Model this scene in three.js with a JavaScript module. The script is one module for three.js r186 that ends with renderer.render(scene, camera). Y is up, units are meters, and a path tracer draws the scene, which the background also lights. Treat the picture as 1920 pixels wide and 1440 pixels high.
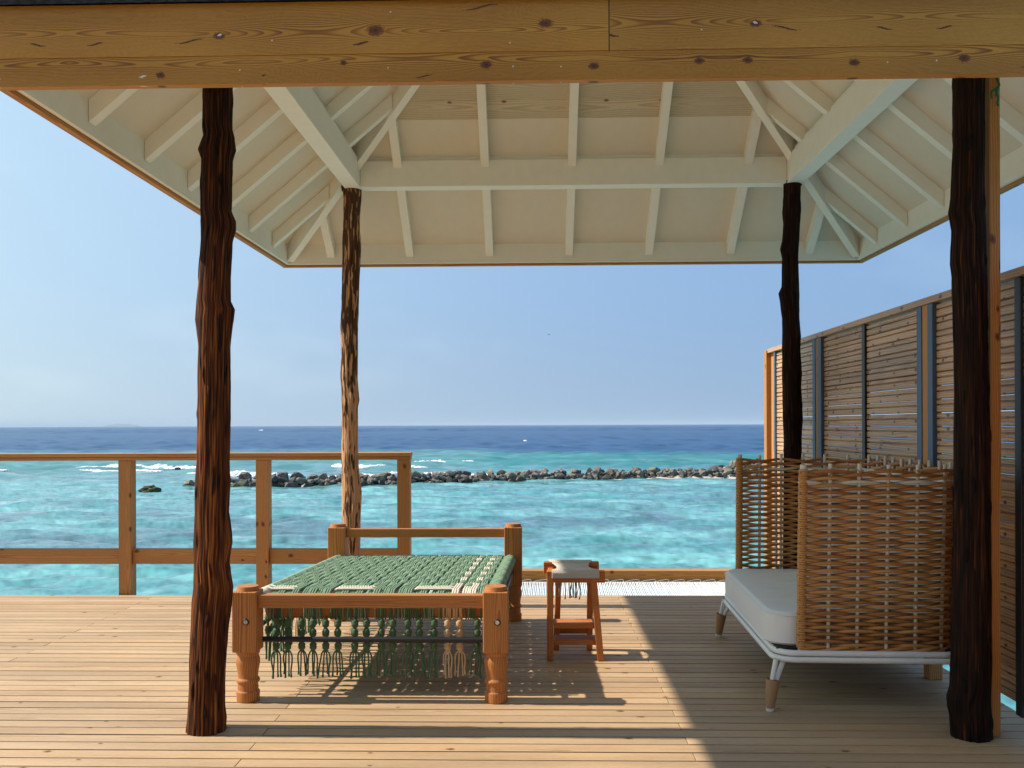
import * as THREE from 'three';
import { RoundedBoxGeometry } from 'three/addons/geometries/RoundedBoxGeometry.js';
import { ConvexGeometry } from 'three/addons/geometries/ConvexGeometry.js';
import { mergeGeometries } from 'three/addons/utils/BufferGeometryUtils.js';
import { createNoise2D, createNoise3D } from 'simplex-noise';

// ------------------------------------------------------------------ camera, sky, sun
const scene = new THREE.Scene();
const EYE = 1.2, F = 1740;                                   // eye above the deck (m), focal length in pixels of a 1920 x 1440 frame
const camera = new THREE.PerspectiveCamera(2 * Math.atan(720 / F) * 180 / Math.PI, 4 / 3, 0.05, 40000);
camera.position.set(0, EYE, 0);
camera.rotation.set(0, Math.atan(44 / F), -0.00384, 'YXZ');
camera.setViewOffset(1920, 1440, 0, -76.8, 1920, 1440);      // vertical shift: the camera is level
scene.add(camera);

const renderer = new THREE.WebGLRenderer({ antialias: true });
renderer.toneMapping = THREE.LinearToneMapping;
renderer.toneMappingExposure = 1.3;
renderer.shadowMap.enabled = true;

function mulberry(a) { return () => { a |= 0; a = (a + 0x6d2b79f5) | 0; let t = Math.imul(a ^ (a >>> 15), 1 | a); t = (t + Math.imul(t ^ (t >>> 7), 61 | t)) ^ t; return ((t ^ (t >>> 14)) >>> 0) / 4294967296; }; }
const rnd = mulberry(7);
const n2 = createNoise2D(mulberry(11)), n3 = createNoise3D(mulberry(12));
const rr = (a, b) => a + (b - a) * rnd();
const clamp = (x, a = 0, b = 1) => Math.min(b, Math.max(a, x));
const sstep = (a, b, x) => { const t = clamp((x - a) / (b - a)); return t * t * (3 - 2 * t); };
const mix = (a, b, t) => a + (b - a) * t;
const mix3 = (a, b, t) => [mix(a[0], b[0], t), mix(a[1], b[1], t), mix(a[2], b[2], t)];
const lin = (r, g, b) => { const c = new THREE.Color().setRGB(r / 255, g / 255, b / 255, THREE.SRGBColorSpace); return [c.r, c.g, c.b]; };

{
  const W = 1024, H = 512, d = new Float32Array(W * H * 4);
  for (let j = 0; j < H; j++) for (let i = 0; i < W; i++) {
    const a = ((i + 0.5) / W - 0.5) * 2 * Math.PI, e = ((j + 0.5) / H - 0.5) * Math.PI;
    const x = Math.cos(e) * Math.cos(a), y = Math.sin(e), z = Math.cos(e) * Math.sin(a);
    const el = Math.max(0, e);
    let c = mix3([0.375, 0.525, 0.71], [0.345, 0.53, 0.79], sstep(0.0, 0.16, el));
    c = mix3(c, [0.34, 0.54, 0.85], sstep(0.12, 0.5, el));
    c = mix3(c, [0.15, 0.31, 0.62], sstep(0.4, 1.4, el));
    const s = -x;                                             // towards the sun's side
    const q = Math.max(s, -0.45), B = 1 / 1.3; c = [c[0] * (1 + 0.8 * q + 0.72 * q * q) * B, c[1] * (1 + 0.58 * q + 0.55 * q * q) * B, c[2] * (1 + 0.28 * q + 0.2 * q * q) * B];
    const w = 0.5 * n3(x * 3, y * 9, z * 3) + 0.3 * n3(x * 8, y * 26, z * 8) + 0.2 * n3(x * 20, y * 60, z * 20);
    const k = 0.03 * sstep(0.15, 0.7, w);
    c = [c[0] + k, c[1] + k, c[2] + k * 0.8];
    const o = (j * W + i) * 4; d[o] = c[0]; d[o + 1] = c[1]; d[o + 2] = c[2]; d[o + 3] = 1;
  }
  const t = new THREE.DataTexture(d, W, H, THREE.RGBAFormat, THREE.FloatType);
  t.mapping = THREE.EquirectangularReflectionMapping; t.magFilter = t.minFilter = THREE.LinearFilter; t.needsUpdate = true;
  scene.background = t; scene.environment = t;
}
const sun = new THREE.DirectionalLight(new THREE.Color().setRGB(1, 0.93, 0.83), 4.9);
sun.position.set(-20, 19.3, -4.9 - 0.1); sun.target.position.set(0, 0, -4.9);
sun.castShadow = true; sun.shadow.radius = 1.3;
Object.assign(sun.shadow.camera, { left: -14, right: 14, top: 14, bottom: -14, near: 1, far: 70 });
sun.shadow.mapSize.set(4096, 4096);
scene.add(sun, sun.target);

// ------------------------------------------------------------------ naming helpers
const used = new Map(), base = new Map();
function numbered(n) { const k = used.get(n) || 0; used.set(n, k + 1); return k ? n + '_' + String(k).padStart(3, '0') : n; }
function tag(o, label, category, group, kind) { if (label) o.userData.label = label; if (category) o.userData.category = category; if (group) o.userData.group = group; if (kind) o.userData.kind = kind; return o; }
function thing(name, label, category, at = [0, 0, 0], group, kind) {
  const o = new THREE.Group(); o.name = numbered(name); o.position.set(...at); scene.add(o); base.set(o, at); return tag(o, label, category, group, kind);
}
function sh(m) { m.castShadow = m.receiveShadow = true; return m; }
function part(name, geo, mat, parent, kind, label) {           // geometry in world axes, hung on its thing
  const b = base.get(parent) || [0, 0, 0];
  geo.translate(-b[0], -b[1], -b[2]);
  const m = sh(new THREE.Mesh(geo, mat)); m.name = name; parent.add(m); base.set(m, b); return tag(m, label, null, null, kind);
}
function piece(name, geo, mat, parent, p, rot) {               // shared geometry, placed
  const b = base.get(parent) || [0, 0, 0];
  const m = sh(new THREE.Mesh(geo, mat)); m.name = name; m.position.set(p[0] - b[0], p[1] - b[1], p[2] - b[2]); if (rot) m.rotation.set(...rot);
  parent.add(m); base.set(m, p); return m;
}

// ------------------------------------------------------------------ textures
function dataTex(w, h, f, srgb = true) {
  const d = new Uint8Array(w * h * 4);
  for (let y = 0; y < h; y++) for (let x = 0; x < w; x++) { const c = f(x, y), o = (y * w + x) * 4; d[o] = clamp(c[0], 0, 255); d[o + 1] = clamp(c[1], 0, 255); d[o + 2] = clamp(c[2], 0, 255); d[o + 3] = 255; }
  const t = new THREE.DataTexture(d, w, h); t.wrapS = t.wrapT = THREE.MirroredRepeatWrapping; t.magFilter = THREE.LinearFilter; t.minFilter = THREE.LinearMipmapLinearFilter;
  if (srgb) t.colorSpace = THREE.SRGBColorSpace; t.needsUpdate = true; return t;
}
// a sawn softwood face, L x W metres, grain along u; returns colours and remembers its size
function wood(w, h, L, W, o) {
  const { light, dark, ring = 0.007, knots = [], seed = 0, contrast = 1, tone = 10, pith = 0.5, spots, fine = 0 } = o;
  const t = dataTex(w, h, (px, py) => {
    const x = px / w * L, y = py / h * W;
    let yy = y + 0.012 * n3(x * 0.7, y * 2, seed) + 0.0025 * n3(x * 3, y * 14, seed + 3);
    let kd = 9, kr = 1;
    for (const [kx, ky, R] of knots) {
      const dx = (x - kx) / 1.5, dy = yy - ky, q = Math.hypot(dx, dy), wob = 1 + 0.25 * n3(dx * 90, dy * 90, seed + kx);
      if (q / R < kd) { kd = q / R / wob; kr = R; }
      if (q < R * 9) yy = ky + dy * (1 - Math.min(0.97, (R * R * 1.3) / (q * q + 1e-7)) * (1 - sstep(4 * R, 9 * R, q)));
    }
    const dep = 0.02 + 0.016 * n3(x * 0.9, 3, seed + 9) + 0.01 * n3(x * 0.35, 1, seed);
    const r = Math.hypot(yy - pith * W, dep);
    const ph = r / ring + 0.35 * n3(x * 2, y * 8, seed + 5), fr = ph - Math.floor(ph);
    const s = sstep(0.35, 0.92, fr) * (1 - sstep(0.93, 1, fr)) * contrast * (0.7 + 0.4 * n3(x * 1.2, y * 6, seed + 8));
    let c = mix3(light, dark, clamp(s));
    if (fine) { const q = yy / 0.0024 + 0.6 * n3(x * 1.5, y * 12, seed + 6), g = q - Math.floor(q); c = mix3(c, dark, fine * sstep(0.45, 0.95, g) * (1 - sstep(0.95, 1, g)) * (0.6 + 0.5 * n3(x * 2, y * 10, seed + 7))); }
    const fib = 7 * n3(x * 14, y * 420, seed + 1) + 5 * n3(x * 40, y * 900, seed + 2) + tone * n3(x * 0.8, y * 5, seed + 4);
    c = [c[0] + fib, c[1] + fib * 0.85, c[2] + fib * 0.6];
    if (kd < 1.9) {
      const k = 1 - sstep(0.75, 1.9, kd), ringy = 0.5 + 0.5 * Math.sin(kd * 16);
      c = mix3(c, [dark[0] * (0.6 + 0.2 * ringy), dark[1] * (0.5 + 0.2 * ringy), dark[2] * (0.4 + 0.2 * ringy)], k * 0.9);
      if (kd < 0.45) c = mix3(c, [38, 20, 12], 0.75 * (1 - kd / 0.45));
    }
    if (spots) for (const [sx, sy, a, bb, col] of spots) { const q = Math.hypot((x - sx) / a, (y - sy - 0.15 * a * Math.sin((x - sx) / a * 2)) / bb) + 0.3 * n3(x * 200, y * 200, 4); if (q < 1) c = mix3(c, col, 1 - sstep(0.7, 1, q)); }
    return c;
  });
  return { t, L, W };
}
const kn = (n, L, W, a, b, s) => { const r = mulberry(s), k = []; for (let i = 0; i < n; i++) k.push([r() * L, W * (0.1 + 0.8 * r()), a + (b - a) * r()]); return k; };
const white = [232, 226, 214], pitch = [92, 40, 10];
const T = {
  fasciaTop: wood(2048, 256, 2.2, 0.2, { light: [207, 149, 54], dark: [146, 87, 14], fine: 0.35, ring: 0.0042, contrast: 1.15, seed: 2, pith: 0.45, knots: [[0.52, 0.082, 0.009], [1.05, 0.092, 0.013], [1.62, 0.11, 0.011], [1.95, 0.07, 0.006]], spots: [[0.522, 0.08, 0.008, 0.005, white], [0.1, 0.055, 0.03, 0.003, pitch], [1.0, 0.045, 0.03, 0.004, pitch], [0.42, 0.06, 0.05, 0.003, pitch], [1.4, 0.16, 0.06, 0.003, pitch], [1.1, 0.15, 0.003, 0.003, white], [1.5, 0.04, 0.003, 0.003, white], [0.7, 0.06, 0.003, 0.003, white]] }),
  fasciaLow: wood(2048, 128, 2.2, 0.1, { light: [199, 142, 48], dark: [136, 80, 12], fine: 0.35, ring: 0.0038, contrast: 1.15, seed: 21, pith: 0.75, knots: [[0.31, 0.04, 0.007], [0.93, 0.06, 0.0055], [1.41, 0.055, 0.009], [1.77, 0.05, 0.0085], [2.12, 0.066, 0.008]], spots: [[0.25, 0.032, 0.014, 0.004, white], [0.58, 0.05, 0.003, 0.003, white], [1.08, 0.05, 0.003, 0.003, white], [1.5, 0.05, 0.003, 0.003, white], [1.66, 0.047, 0.003, 0.003, white], [1.2, 0.02, 0.03, 0.003, pitch], [0.66, 0.03, 0.008, 0.003, pitch]] }),
  pine: wood(1024, 128, 1.6, 0.15, { light: [194, 138, 78], dark: [146, 92, 44], ring: 0.008, seed: 5, contrast: 0.8, knots: kn(4, 1.6, 0.15, 0.005, 0.012, 3) }),
  deck: wood(1024, 128, 2.6, 0.3, { light: [190, 160, 123], dark: [158, 121, 84], ring: 0.011, seed: 8, contrast: 0.75, tone: 12, knots: kn(4, 2.6, 0.3, 0.004, 0.008, 5) }),
  slat: wood(1024, 128, 1.4, 0.16, { light: [198, 160, 122], dark: [134, 96, 66], ring: 0.01, seed: 13, contrast: 0.7, tone: 16, knots: kn(16, 1.4, 0.16, 0.005, 0.009, 8) }),
  teak: wood(1024, 256, 1.2, 0.2, { light: [186, 118, 56], dark: [112, 60, 24], ring: 0.0065, seed: 31, contrast: 1.05, tone: 14 }),
  pale: wood(1024, 256, 1.8, 0.24, { light: [208, 194, 166], dark: [178, 158, 126], ring: 0.012, seed: 41, contrast: 0.8, tone: 7, knots: kn(5, 1.8, 0.24, 0.005, 0.008, 9) }),
};
function woodMat(tex, tint = [1, 1, 1], rough = 0.72, extra = {}) { return new THREE.MeshPhysicalMaterial({ map: tex.t, color: new THREE.Color().setRGB(...tint), roughness: rough, ...extra }); }
const paintMap = dataTex(256, 256, (x, y) => { const v = 1.5 * n2(x * 0.02, y * 0.02) + 1.5 * n2(x * 0.09, y * 0.3); return [243 + v, 240 + v, 229 + v]; });
const M = {
  paint: new THREE.MeshPhysicalMaterial({ map: paintMap, roughness: 0.62 }), primer: new THREE.MeshPhysicalMaterial({ map: paintMap, color: new THREE.Color().setRGB(0.84, 0.79, 0.725), roughness: 0.75 }),
  pale: woodMat(T.pale, [1, 1, 1], 0.7),
  fasciaTop: woodMat(T.fasciaTop, [1, 1, 1], 0.55), fasciaTop2: woodMat(T.fasciaTop, [0.92, 0.93, 0.95], 0.55), fasciaLow: woodMat(T.fasciaLow, [1, 1, 1], 0.55),
  pine: woodMat(T.pine), pine2: woodMat(T.pine, [0.9, 0.92, 0.95]), pineWarm: woodMat(T.pine, [1, 0.9, 0.7], 0.6), pineGold: woodMat(T.pine, [0.95, 0.95, 0.8]),
  deck: [[1, 1, 1], [0.92, 0.9, 0.88], [1.04, 1.03, 1.02], [0.97, 0.93, 0.88], [0.88, 0.87, 0.86], [1.0, 0.96, 0.9]].map((c) => woodMat(T.deck, c, 0.7)),
  slat: [[1, 1, 1], [0.9, 0.9, 0.9], [1.08, 1.05, 1.02], [0.95, 0.88, 0.82], [1.02, 1.03, 1.06]].map((c) => woodMat(T.slat, c, 0.45)),
  teak: woodMat(T.teak, [1, 1, 1], 0.62), teakDark: woodMat(T.teak, [0.85, 0.78, 0.72], 0.65), stool: woodMat(T.teak, [1.08, 0.9, 0.7], 0.66),
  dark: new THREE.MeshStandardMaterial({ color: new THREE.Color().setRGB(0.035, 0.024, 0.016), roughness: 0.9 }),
  black: new THREE.MeshStandardMaterial({ color: new THREE.Color().setRGB(0.012, 0.013, 0.015), roughness: 0.45 }),
  blue: new THREE.MeshStandardMaterial({ color: new THREE.Color().setRGB(0.06, 0.105, 0.18), roughness: 0.5 }),
  steel: new THREE.MeshStandardMaterial({ color: new THREE.Color().setRGB(0.62, 0.62, 0.64), metalness: 0.8, roughness: 0.35 }),
  frame: new THREE.MeshStandardMaterial({ color: new THREE.Color().setRGB(0.78, 0.77, 0.74), roughness: 0.35 }),
  netting: new THREE.MeshStandardMaterial({ color: new THREE.Color().setRGB(0.68, 0.68, 0.67), roughness: 0.85 }),
};

// ------------------------------------------------------------------ geometry helpers
// box lx x ly x lz with eased edges and texture coordinates in metres, grain along axis 0/1/2
function board(lx, ly, lz, grain, tex, off = [0, 0], r = 0.003) {
  const g = new RoundedBoxGeometry(lx, ly, lz, 1, Math.min(r, lx / 2.2, ly / 2.2, lz / 2.2));
  return grainUV(g, grain, tex, off);
}
function grainUV(g, grain, tex, off = [0, 0]) {
  const p = g.attributes.position, n = g.attributes.normal, uv = new Float32Array(p.count * 2);
  for (let i = 0; i < p.count; i++) {
    const P = [p.getX(i), p.getY(i), p.getZ(i)], N = [Math.abs(n.getX(i)), Math.abs(n.getY(i)), Math.abs(n.getZ(i))];
    const k = N[0] > N[1] && N[0] > N[2] ? 0 : N[1] > N[2] ? 1 : 2;
    let u, v;
    if (k === grain) { u = P[(grain + 1) % 3] * 0.15; v = P[(grain + 2) % 3]; } else { u = P[grain]; v = P[3 - grain - k] + (k === 1 ? 0.31 : 0); }
    uv[i * 2] = u / tex.L + off[0]; uv[i * 2 + 1] = v / tex.W + off[1];
  }
  g.setAttribute('uv', new THREE.BufferAttribute(uv, 2)); return g;
}
const boxAt = (x0, x1, y0, y1, z0, z1, grain, tex, off, r) => board(x1 - x0, y1 - y0, z1 - z0, grain, tex, off || [rnd() * 3, rnd() * 3], r).translate((x0 + x1) / 2, (y0 + y1) / 2, (z0 + z1) / 2);
// many round cords in one geometry; a path is a list of [x, y, z], its radius a number or a list
function cords(paths, radius, sides = 5) {
  const pos = [], nor = [], uv = [], idx = [];
  const a = new THREE.Vector3(), b = new THREE.Vector3(), tg = new THREE.Vector3(), nn = new THREE.Vector3(), bb = new THREE.Vector3();
  for (const path of paths) {
    const n = path.length; nn.set(0, 0, 0); let len = 0;
    for (let i = 0; i < n; i++) {
      a.fromArray(path[Math.max(0, i - 1)]); b.fromArray(path[Math.min(n - 1, i + 1)]); tg.subVectors(b, a).normalize();
      if (nn.lengthSq() < 0.5) { nn.set(0, 1, 0); if (Math.abs(tg.y) > 0.9) nn.set(1, 0, 0); }
      nn.addScaledVector(tg, -nn.dot(tg)).normalize(); bb.crossVectors(tg, nn);
      if (i) len += Math.hypot(path[i][0] - path[i - 1][0], path[i][1] - path[i - 1][1], path[i][2] - path[i - 1][2]);
      const R = typeof radius === 'number' ? radius : radius(i / (n - 1), len);
      const start = pos.length / 3;
      for (let k = 0; k <= sides; k++) {
        const t = k / sides * 2 * Math.PI, c = Math.cos(t), s = Math.sin(t);
        const x = nn.x * c + bb.x * s, y = nn.y * c + bb.y * s, z = nn.z * c + bb.z * s;
        pos.push(path[i][0] + x * R, path[i][1] + y * R, path[i][2] + z * R); nor.push(x, y, z); uv.push(len * 2, k / sides);
        if (i && k) idx.push(start + k - 1, start - sides - 1 + k, start + k, start + k - 1, start - sides - 2 + k, start - sides - 1 + k);
      }
      if (i === 0 || i === n - 1) {                              // end caps
        const c = pos.length / 3, s = i ? 1 : -1; pos.push(...path[i]); nor.push(tg.x * s, tg.y * s, tg.z * s); uv.push(0, 0);
        for (let k = 0; k < sides; k++) i ? idx.push(c, start + k + 1, start + k) : idx.push(c, start + k, start + k + 1);
        if (i === 0) { // ring order must stay contiguous: repeat the first ring after its cap
          for (let k = 0; k <= sides; k++) { const q = (start + k) * 3; pos.push(pos[q], pos[q + 1], pos[q + 2]); nor.push(nor[q], nor[q + 1], nor[q + 2]); uv.push(0, k / sides); }
        }
      }
    }
  }
  const g = new THREE.BufferGeometry();
  g.setAttribute('position', new THREE.Float32BufferAttribute(pos, 3)); g.setAttribute('normal', new THREE.Float32BufferAttribute(nor, 3)); g.setAttribute('uv', new THREE.Float32BufferAttribute(uv, 2)); g.setIndex(idx); return g;
}
const smooth = (pts, n) => new THREE.CatmullRomCurve3(pts.map((p) => new THREE.Vector3(...p))).getPoints(n).map((v) => [v.x, v.y, v.z]);
// a prism between two quads (four corners each, same winding)
function hexa(A, B, tex, grainDir) {
  const q = [[A[0], A[1], A[2], A[3]], [B[3], B[2], B[1], B[0]], [A[1], A[0], B[0], B[1]], [A[2], A[1], B[1], B[2]], [A[3], A[2], B[2], B[3]], [A[0], A[3], B[3], B[0]]];
  const pos = [], uv = [], off = [rnd() * 3, rnd() * 3], u = new THREE.Vector3(...grainDir).normalize();
  for (const f of q) {
    const e1 = new THREE.Vector3(...f[1]).sub(new THREE.Vector3(...f[0])), e2 = new THREE.Vector3(...f[3]).sub(new THREE.Vector3(...f[0]));
    const nrm = e1.clone().cross(e2).normalize(), v = nrm.clone().cross(u); if (v.lengthSq() < 0.05) v.set(u.y, u.z, u.x); v.normalize();
    for (const i of [0, 1, 2, 0, 2, 3]) { const p = new THREE.Vector3(...f[i]); pos.push(p.x, p.y, p.z); uv.push(p.dot(u) / tex.L + off[0], p.dot(v) / tex.W + off[1]); }
  }
  const g = new THREE.BufferGeometry(); g.setAttribute('position', new THREE.Float32BufferAttribute(pos, 3)); g.setAttribute('uv', new THREE.Float32BufferAttribute(uv, 2)); g.computeVertexNormals(); return g;
}
const PT = { L: 0.6, W: 0.6 };

// ------------------------------------------------------------------ the sea
const SEA = -1.4;
{
  const ang = [], R = [];
  for (let i = 0; i <= 760; i++) ang.push(mix(-0.62, 0.62, i / 760));
  for (let i = 1; i < 90; i++) ang.push(mix(0.62, 2 * Math.PI - 0.62, i / 90));
  let r = 3.2; while (r < 30000) { R.push(r); r *= r < 90 ? 1.0085 : r < 900 ? 1.02 : 1.05; }
  const na = ang.length, nr = R.length, pos = new Float32Array(na * nr * 3), col = new Float32Array(na * nr * 3), idx = [];
  const waves = []; const wr = mulberry(99);
  for (let i = 0; i < 46; i++) { const L = 0.32 * Math.pow(1.105, i) * (0.9 + 0.2 * wr()), th = 0.5 + 1.0 * (wr() - 0.5) * 2.0; waves.push([Math.cos(th + 1.2) * 2 * Math.PI / L, Math.sin(th + 1.2) * 2 * Math.PI / L, L, 0.0052 * Math.pow(L, 0.92), wr() * 6.28]); }
  const turq = [0.085, 0.27, 0.272], turqL = [0.175, 0.41, 0.39], reef = [0.08, 0.15, 0.18], green = [0.035, 0.19, 0.195], grey = [0.105, 0.185, 0.195], deep = [0.020, 0.072, 0.165];
  for (let j = 0; j < nr; j++) for (let i = 0; i < na; i++) {
    const a = ang[i], d = R[j], x = Math.sin(a) * d, z = -Math.cos(a) * d, o = (j * na + i) * 3;
    const cell = Math.max(d * 0.0085, d * 0.0017);
    let h = 0;
    const inside = 1 - sstep(40, 52, d);
    for (const [kx, kz, L, A, p] of waves) { if (L < cell * 2.2 || (L > 7 && d < 400) || L > 26) continue; h += A * (L < 1.6 ? 2.7 : d > 55 ? 1.9 : 1) * (1 - 0.6 * inside * sstep(1.2, 6, L)) * Math.sin(kx * x + kz * z + p + 1.6 * n2(x * 0.35 / L + p * 9, z * 0.35 / L)); }
    pos[o] = x; pos[o + 1] = SEA + h; pos[o + 2] = z;
    // the water's own colour: sand and reef showing through the shallows, then the deep
    const D = -z + 0.18 * x * 0 + 4 * n2(x * 0.03, z * 0.03);
    const p1 = n2(x * 0.09 + 40, z * 0.16) + 0.55 * n2(x * 0.27, z * 0.5) + 0.3 * n2(x * 0.9, z * 1.6);
    let c = mix3(turq, turqL, sstep(-0.5, 0.9, n2(x * 0.2, z * 0.45 + 7) + 0.5 * n2(x * 0.8, z * 1.8)));
    const right = sstep(-2, 9, x), left = sstep(2, 7, -x);
    const band = sstep(17, 21, D) * (1 - sstep(29, 34, D));
    c = mix3(c, reef, clamp(sstep(-0.4, 0.5, p1) * 0.78 * (band * (0.8 + 0.2 * left) + 0.8 * right * sstep(24, 30, D))));
    c = mix3(c, grey, 0.7 * left * sstep(38, 44, D) * (0.6 + 0.4 * n2(x * 0.15, z * 0.3)));
    c = mix3(c, green, sstep(46, 56, D) * (1 - 0.7 * left) * (0.75 + 0.25 * n2(x * 0.06, z * 0.12)));
    c = mix3(c, deep, sstep(72, 98, D + 3 * n2(x * 0.05, z * 0.06) + 2.5 * n2(x * 0.3, z * 0.4) - 8 * left));
    const f = 1 + (0.2 * n2(x * 1.4, z * 3.6) + 0.22 * n2(x * 2.8, z * 8) + 0.14 * n2(x * 6, z * 14))  * (1 - sstep(30, 70, d)) + 0.14 * n2(x * 0.5, z * 1.2) * (1 - sstep(90, 300, d)) + 0.22 * n2(x * 0.14, z * 0.16 + 9) * sstep(60, 110, d) * (1 - sstep(300, 900, d)) + 0.16 * n2(x * 0.03, z * 0.035) * sstep(150, 400, d);
    col[o] = c[0] * f; col[o + 1] = c[1] * f; col[o + 2] = c[2] * f;
  }
  let J0 = 0; while (R[J0] < 58) J0++;
  const P3 = new THREE.BufferAttribute(pos, 3), C3 = new THREE.BufferAttribute(col, 3);
  for (let j = 0; j + 1 < nr; j++) for (let i = 0; i < na; i++) { const k = (i + 1) % na, A = j * na + i, B = j * na + k, C = A + na, E = B + na; idx.push(A, B, C, B, E, C); }
  const all = new THREE.BufferGeometry(); all.setAttribute('position', P3); all.setIndex(idx); all.computeVertexNormals();
  const N3 = all.attributes.normal.array;
  for (const [name, j0, j1, mat, label] of [['lagoon_water', 0, J0, { roughness: 0.13, ior: 1.33, specularIntensity: 0.7 }, 'turquoise lagoon inside the breakwater'], ['open_sea', J0, nr - 1, { roughness: 0.28, ior: 1.2, specularIntensity: 0.28 }, 'sea beyond the breakwater turning deep blue']]) {
    const g = new THREE.BufferGeometry(), a = j0 * na, n = (j1 - j0 + 1) * na, q = [];
    g.setAttribute('position', new THREE.BufferAttribute(pos.slice(a * 3, (a + n) * 3), 3)); g.setAttribute('normal', new THREE.BufferAttribute(N3.slice(a * 3, (a + n) * 3), 3)); g.setAttribute('color', new THREE.BufferAttribute(col.slice(a * 3, (a + n) * 3), 3));
    for (let j = 0; j < j1 - j0; j++) for (let i = 0; i < na; i++) { const k = (i + 1) % na, A = j * na + i, B = j * na + k, C = A + na, E = B + na; q.push(A, B, C, B, E, C); }
    g.setIndex(q);
    const w = sh(new THREE.Mesh(g, new THREE.MeshPhysicalMaterial({ vertexColors: true, ...mat }))); w.name = name; w.userData.kind = 'structure'; w.userData.label = label; scene.add(w);
  }
}
{ // sandy strip at the foot of the breakwater
  const g = new THREE.PlaneGeometry(16, 2.6, 160, 26).rotateX(-Math.PI / 2), p = g.attributes.position;
  for (let i = 0; i < p.count; i++) { const x = p.getX(i), z = p.getZ(i); const e = 1 - Math.hypot(x / 8, (z + 0.2 * n2(x * 0.8, 2)) / 1.3); p.setY(i, 0.26 * clamp(e * 1.6 + 0.1) - 0.08 + 0.03 * n2(x * 1.5, z * 3)); }
  g.computeVertexNormals(); g.rotateY(0.28);
  const m = sh(new THREE.Mesh(g, new THREE.MeshStandardMaterial({ color: new THREE.Color().setRGB(0.52, 0.46, 0.36), roughness: 0.95 }))); m.position.set(10.6, SEA, -46.6); m.name = 'sand_bank'; m.userData.kind = 'structure'; scene.add(m);
}
{ // faint island on the horizon
  const g = new THREE.SphereGeometry(1, 48, 24, 0, 2 * Math.PI, 0, Math.PI / 2), p = g.attributes.position;
  for (let i = 0; i < p.count; i++) { const x = p.getX(i), y = p.getY(i); p.setY(i, Math.pow(Math.max(y, 0), 2.2) * (1 + 0.3 * n2(x * 3, 1)) * 40); p.setX(i, x * 300); p.setZ(i, p.getZ(i) * 200); }
  g.computeVertexNormals();
  const m = new THREE.Mesh(g, new THREE.MeshStandardMaterial({ color: new THREE.Color().setRGB(0.07, 0.1, 0.06), roughness: 1 })); m.position.set(-5850, SEA, -13000); m.name = 'island_hills'; m.userData.kind = 'structure'; scene.add(m);
}

// ------------------------------------------------------------------ deck
{
  const deck = thing('deck', 'pale timber deck of narrow boards over the water', null, [0, 0, 0], null, 'structure');
  const PITCH = 0.0846, BACK = -6.54, edge = 2.0;
  const shapes = new Map();
  const plank = (len) => { const v = Math.floor(rnd() * 6), k = len.toFixed(2) + '_' + v; if (!shapes.has(k)) shapes.set(k, board(len - 0.002, 0.03, PITCH - 0.0095, 0, T.deck, [rnd() * 2, rnd() * 2], 0.002)); return shapes.get(k); };
  const rest = [];
  for (let i = 0; i < 115; i++) {
    const z = BACK + PITCH * (i + 0.5), cuts = i % 2 ? [-9.24, -5.97, -2.7, 0.57, edge] : [-9.24, -7.605, -4.335, -1.065, edge];
    for (let k = 0; k < 4; k++) {
      const a = cuts[k], b = cuts[k + 1];
      const y = -0.015 - rr(0, 0.0015);
      if (i < 44 && k) piece('plank', plank(b - a), M.deck[Math.floor(rnd() * 6)], deck, [(a + b) / 2 , y, z]);
      else rest.push(board(b - a - 0.003, 0.03, PITCH - 0.0065, 0, T.deck, [rnd() * 2, rnd() * 2], 0.004).translate((a + b) / 2, y, z));
    }
  }
  part('plank_rows', mergeGeometries(rest), M.deck[0], deck, 'stuff');
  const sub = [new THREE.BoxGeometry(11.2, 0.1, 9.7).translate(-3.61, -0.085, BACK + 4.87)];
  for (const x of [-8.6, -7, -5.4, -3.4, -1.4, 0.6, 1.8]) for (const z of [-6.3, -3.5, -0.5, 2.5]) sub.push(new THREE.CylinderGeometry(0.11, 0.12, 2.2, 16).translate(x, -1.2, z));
  part('deck_frame', mergeGeometries(sub.map((g) => g.toNonIndexed())), M.dark, deck);
}

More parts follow.
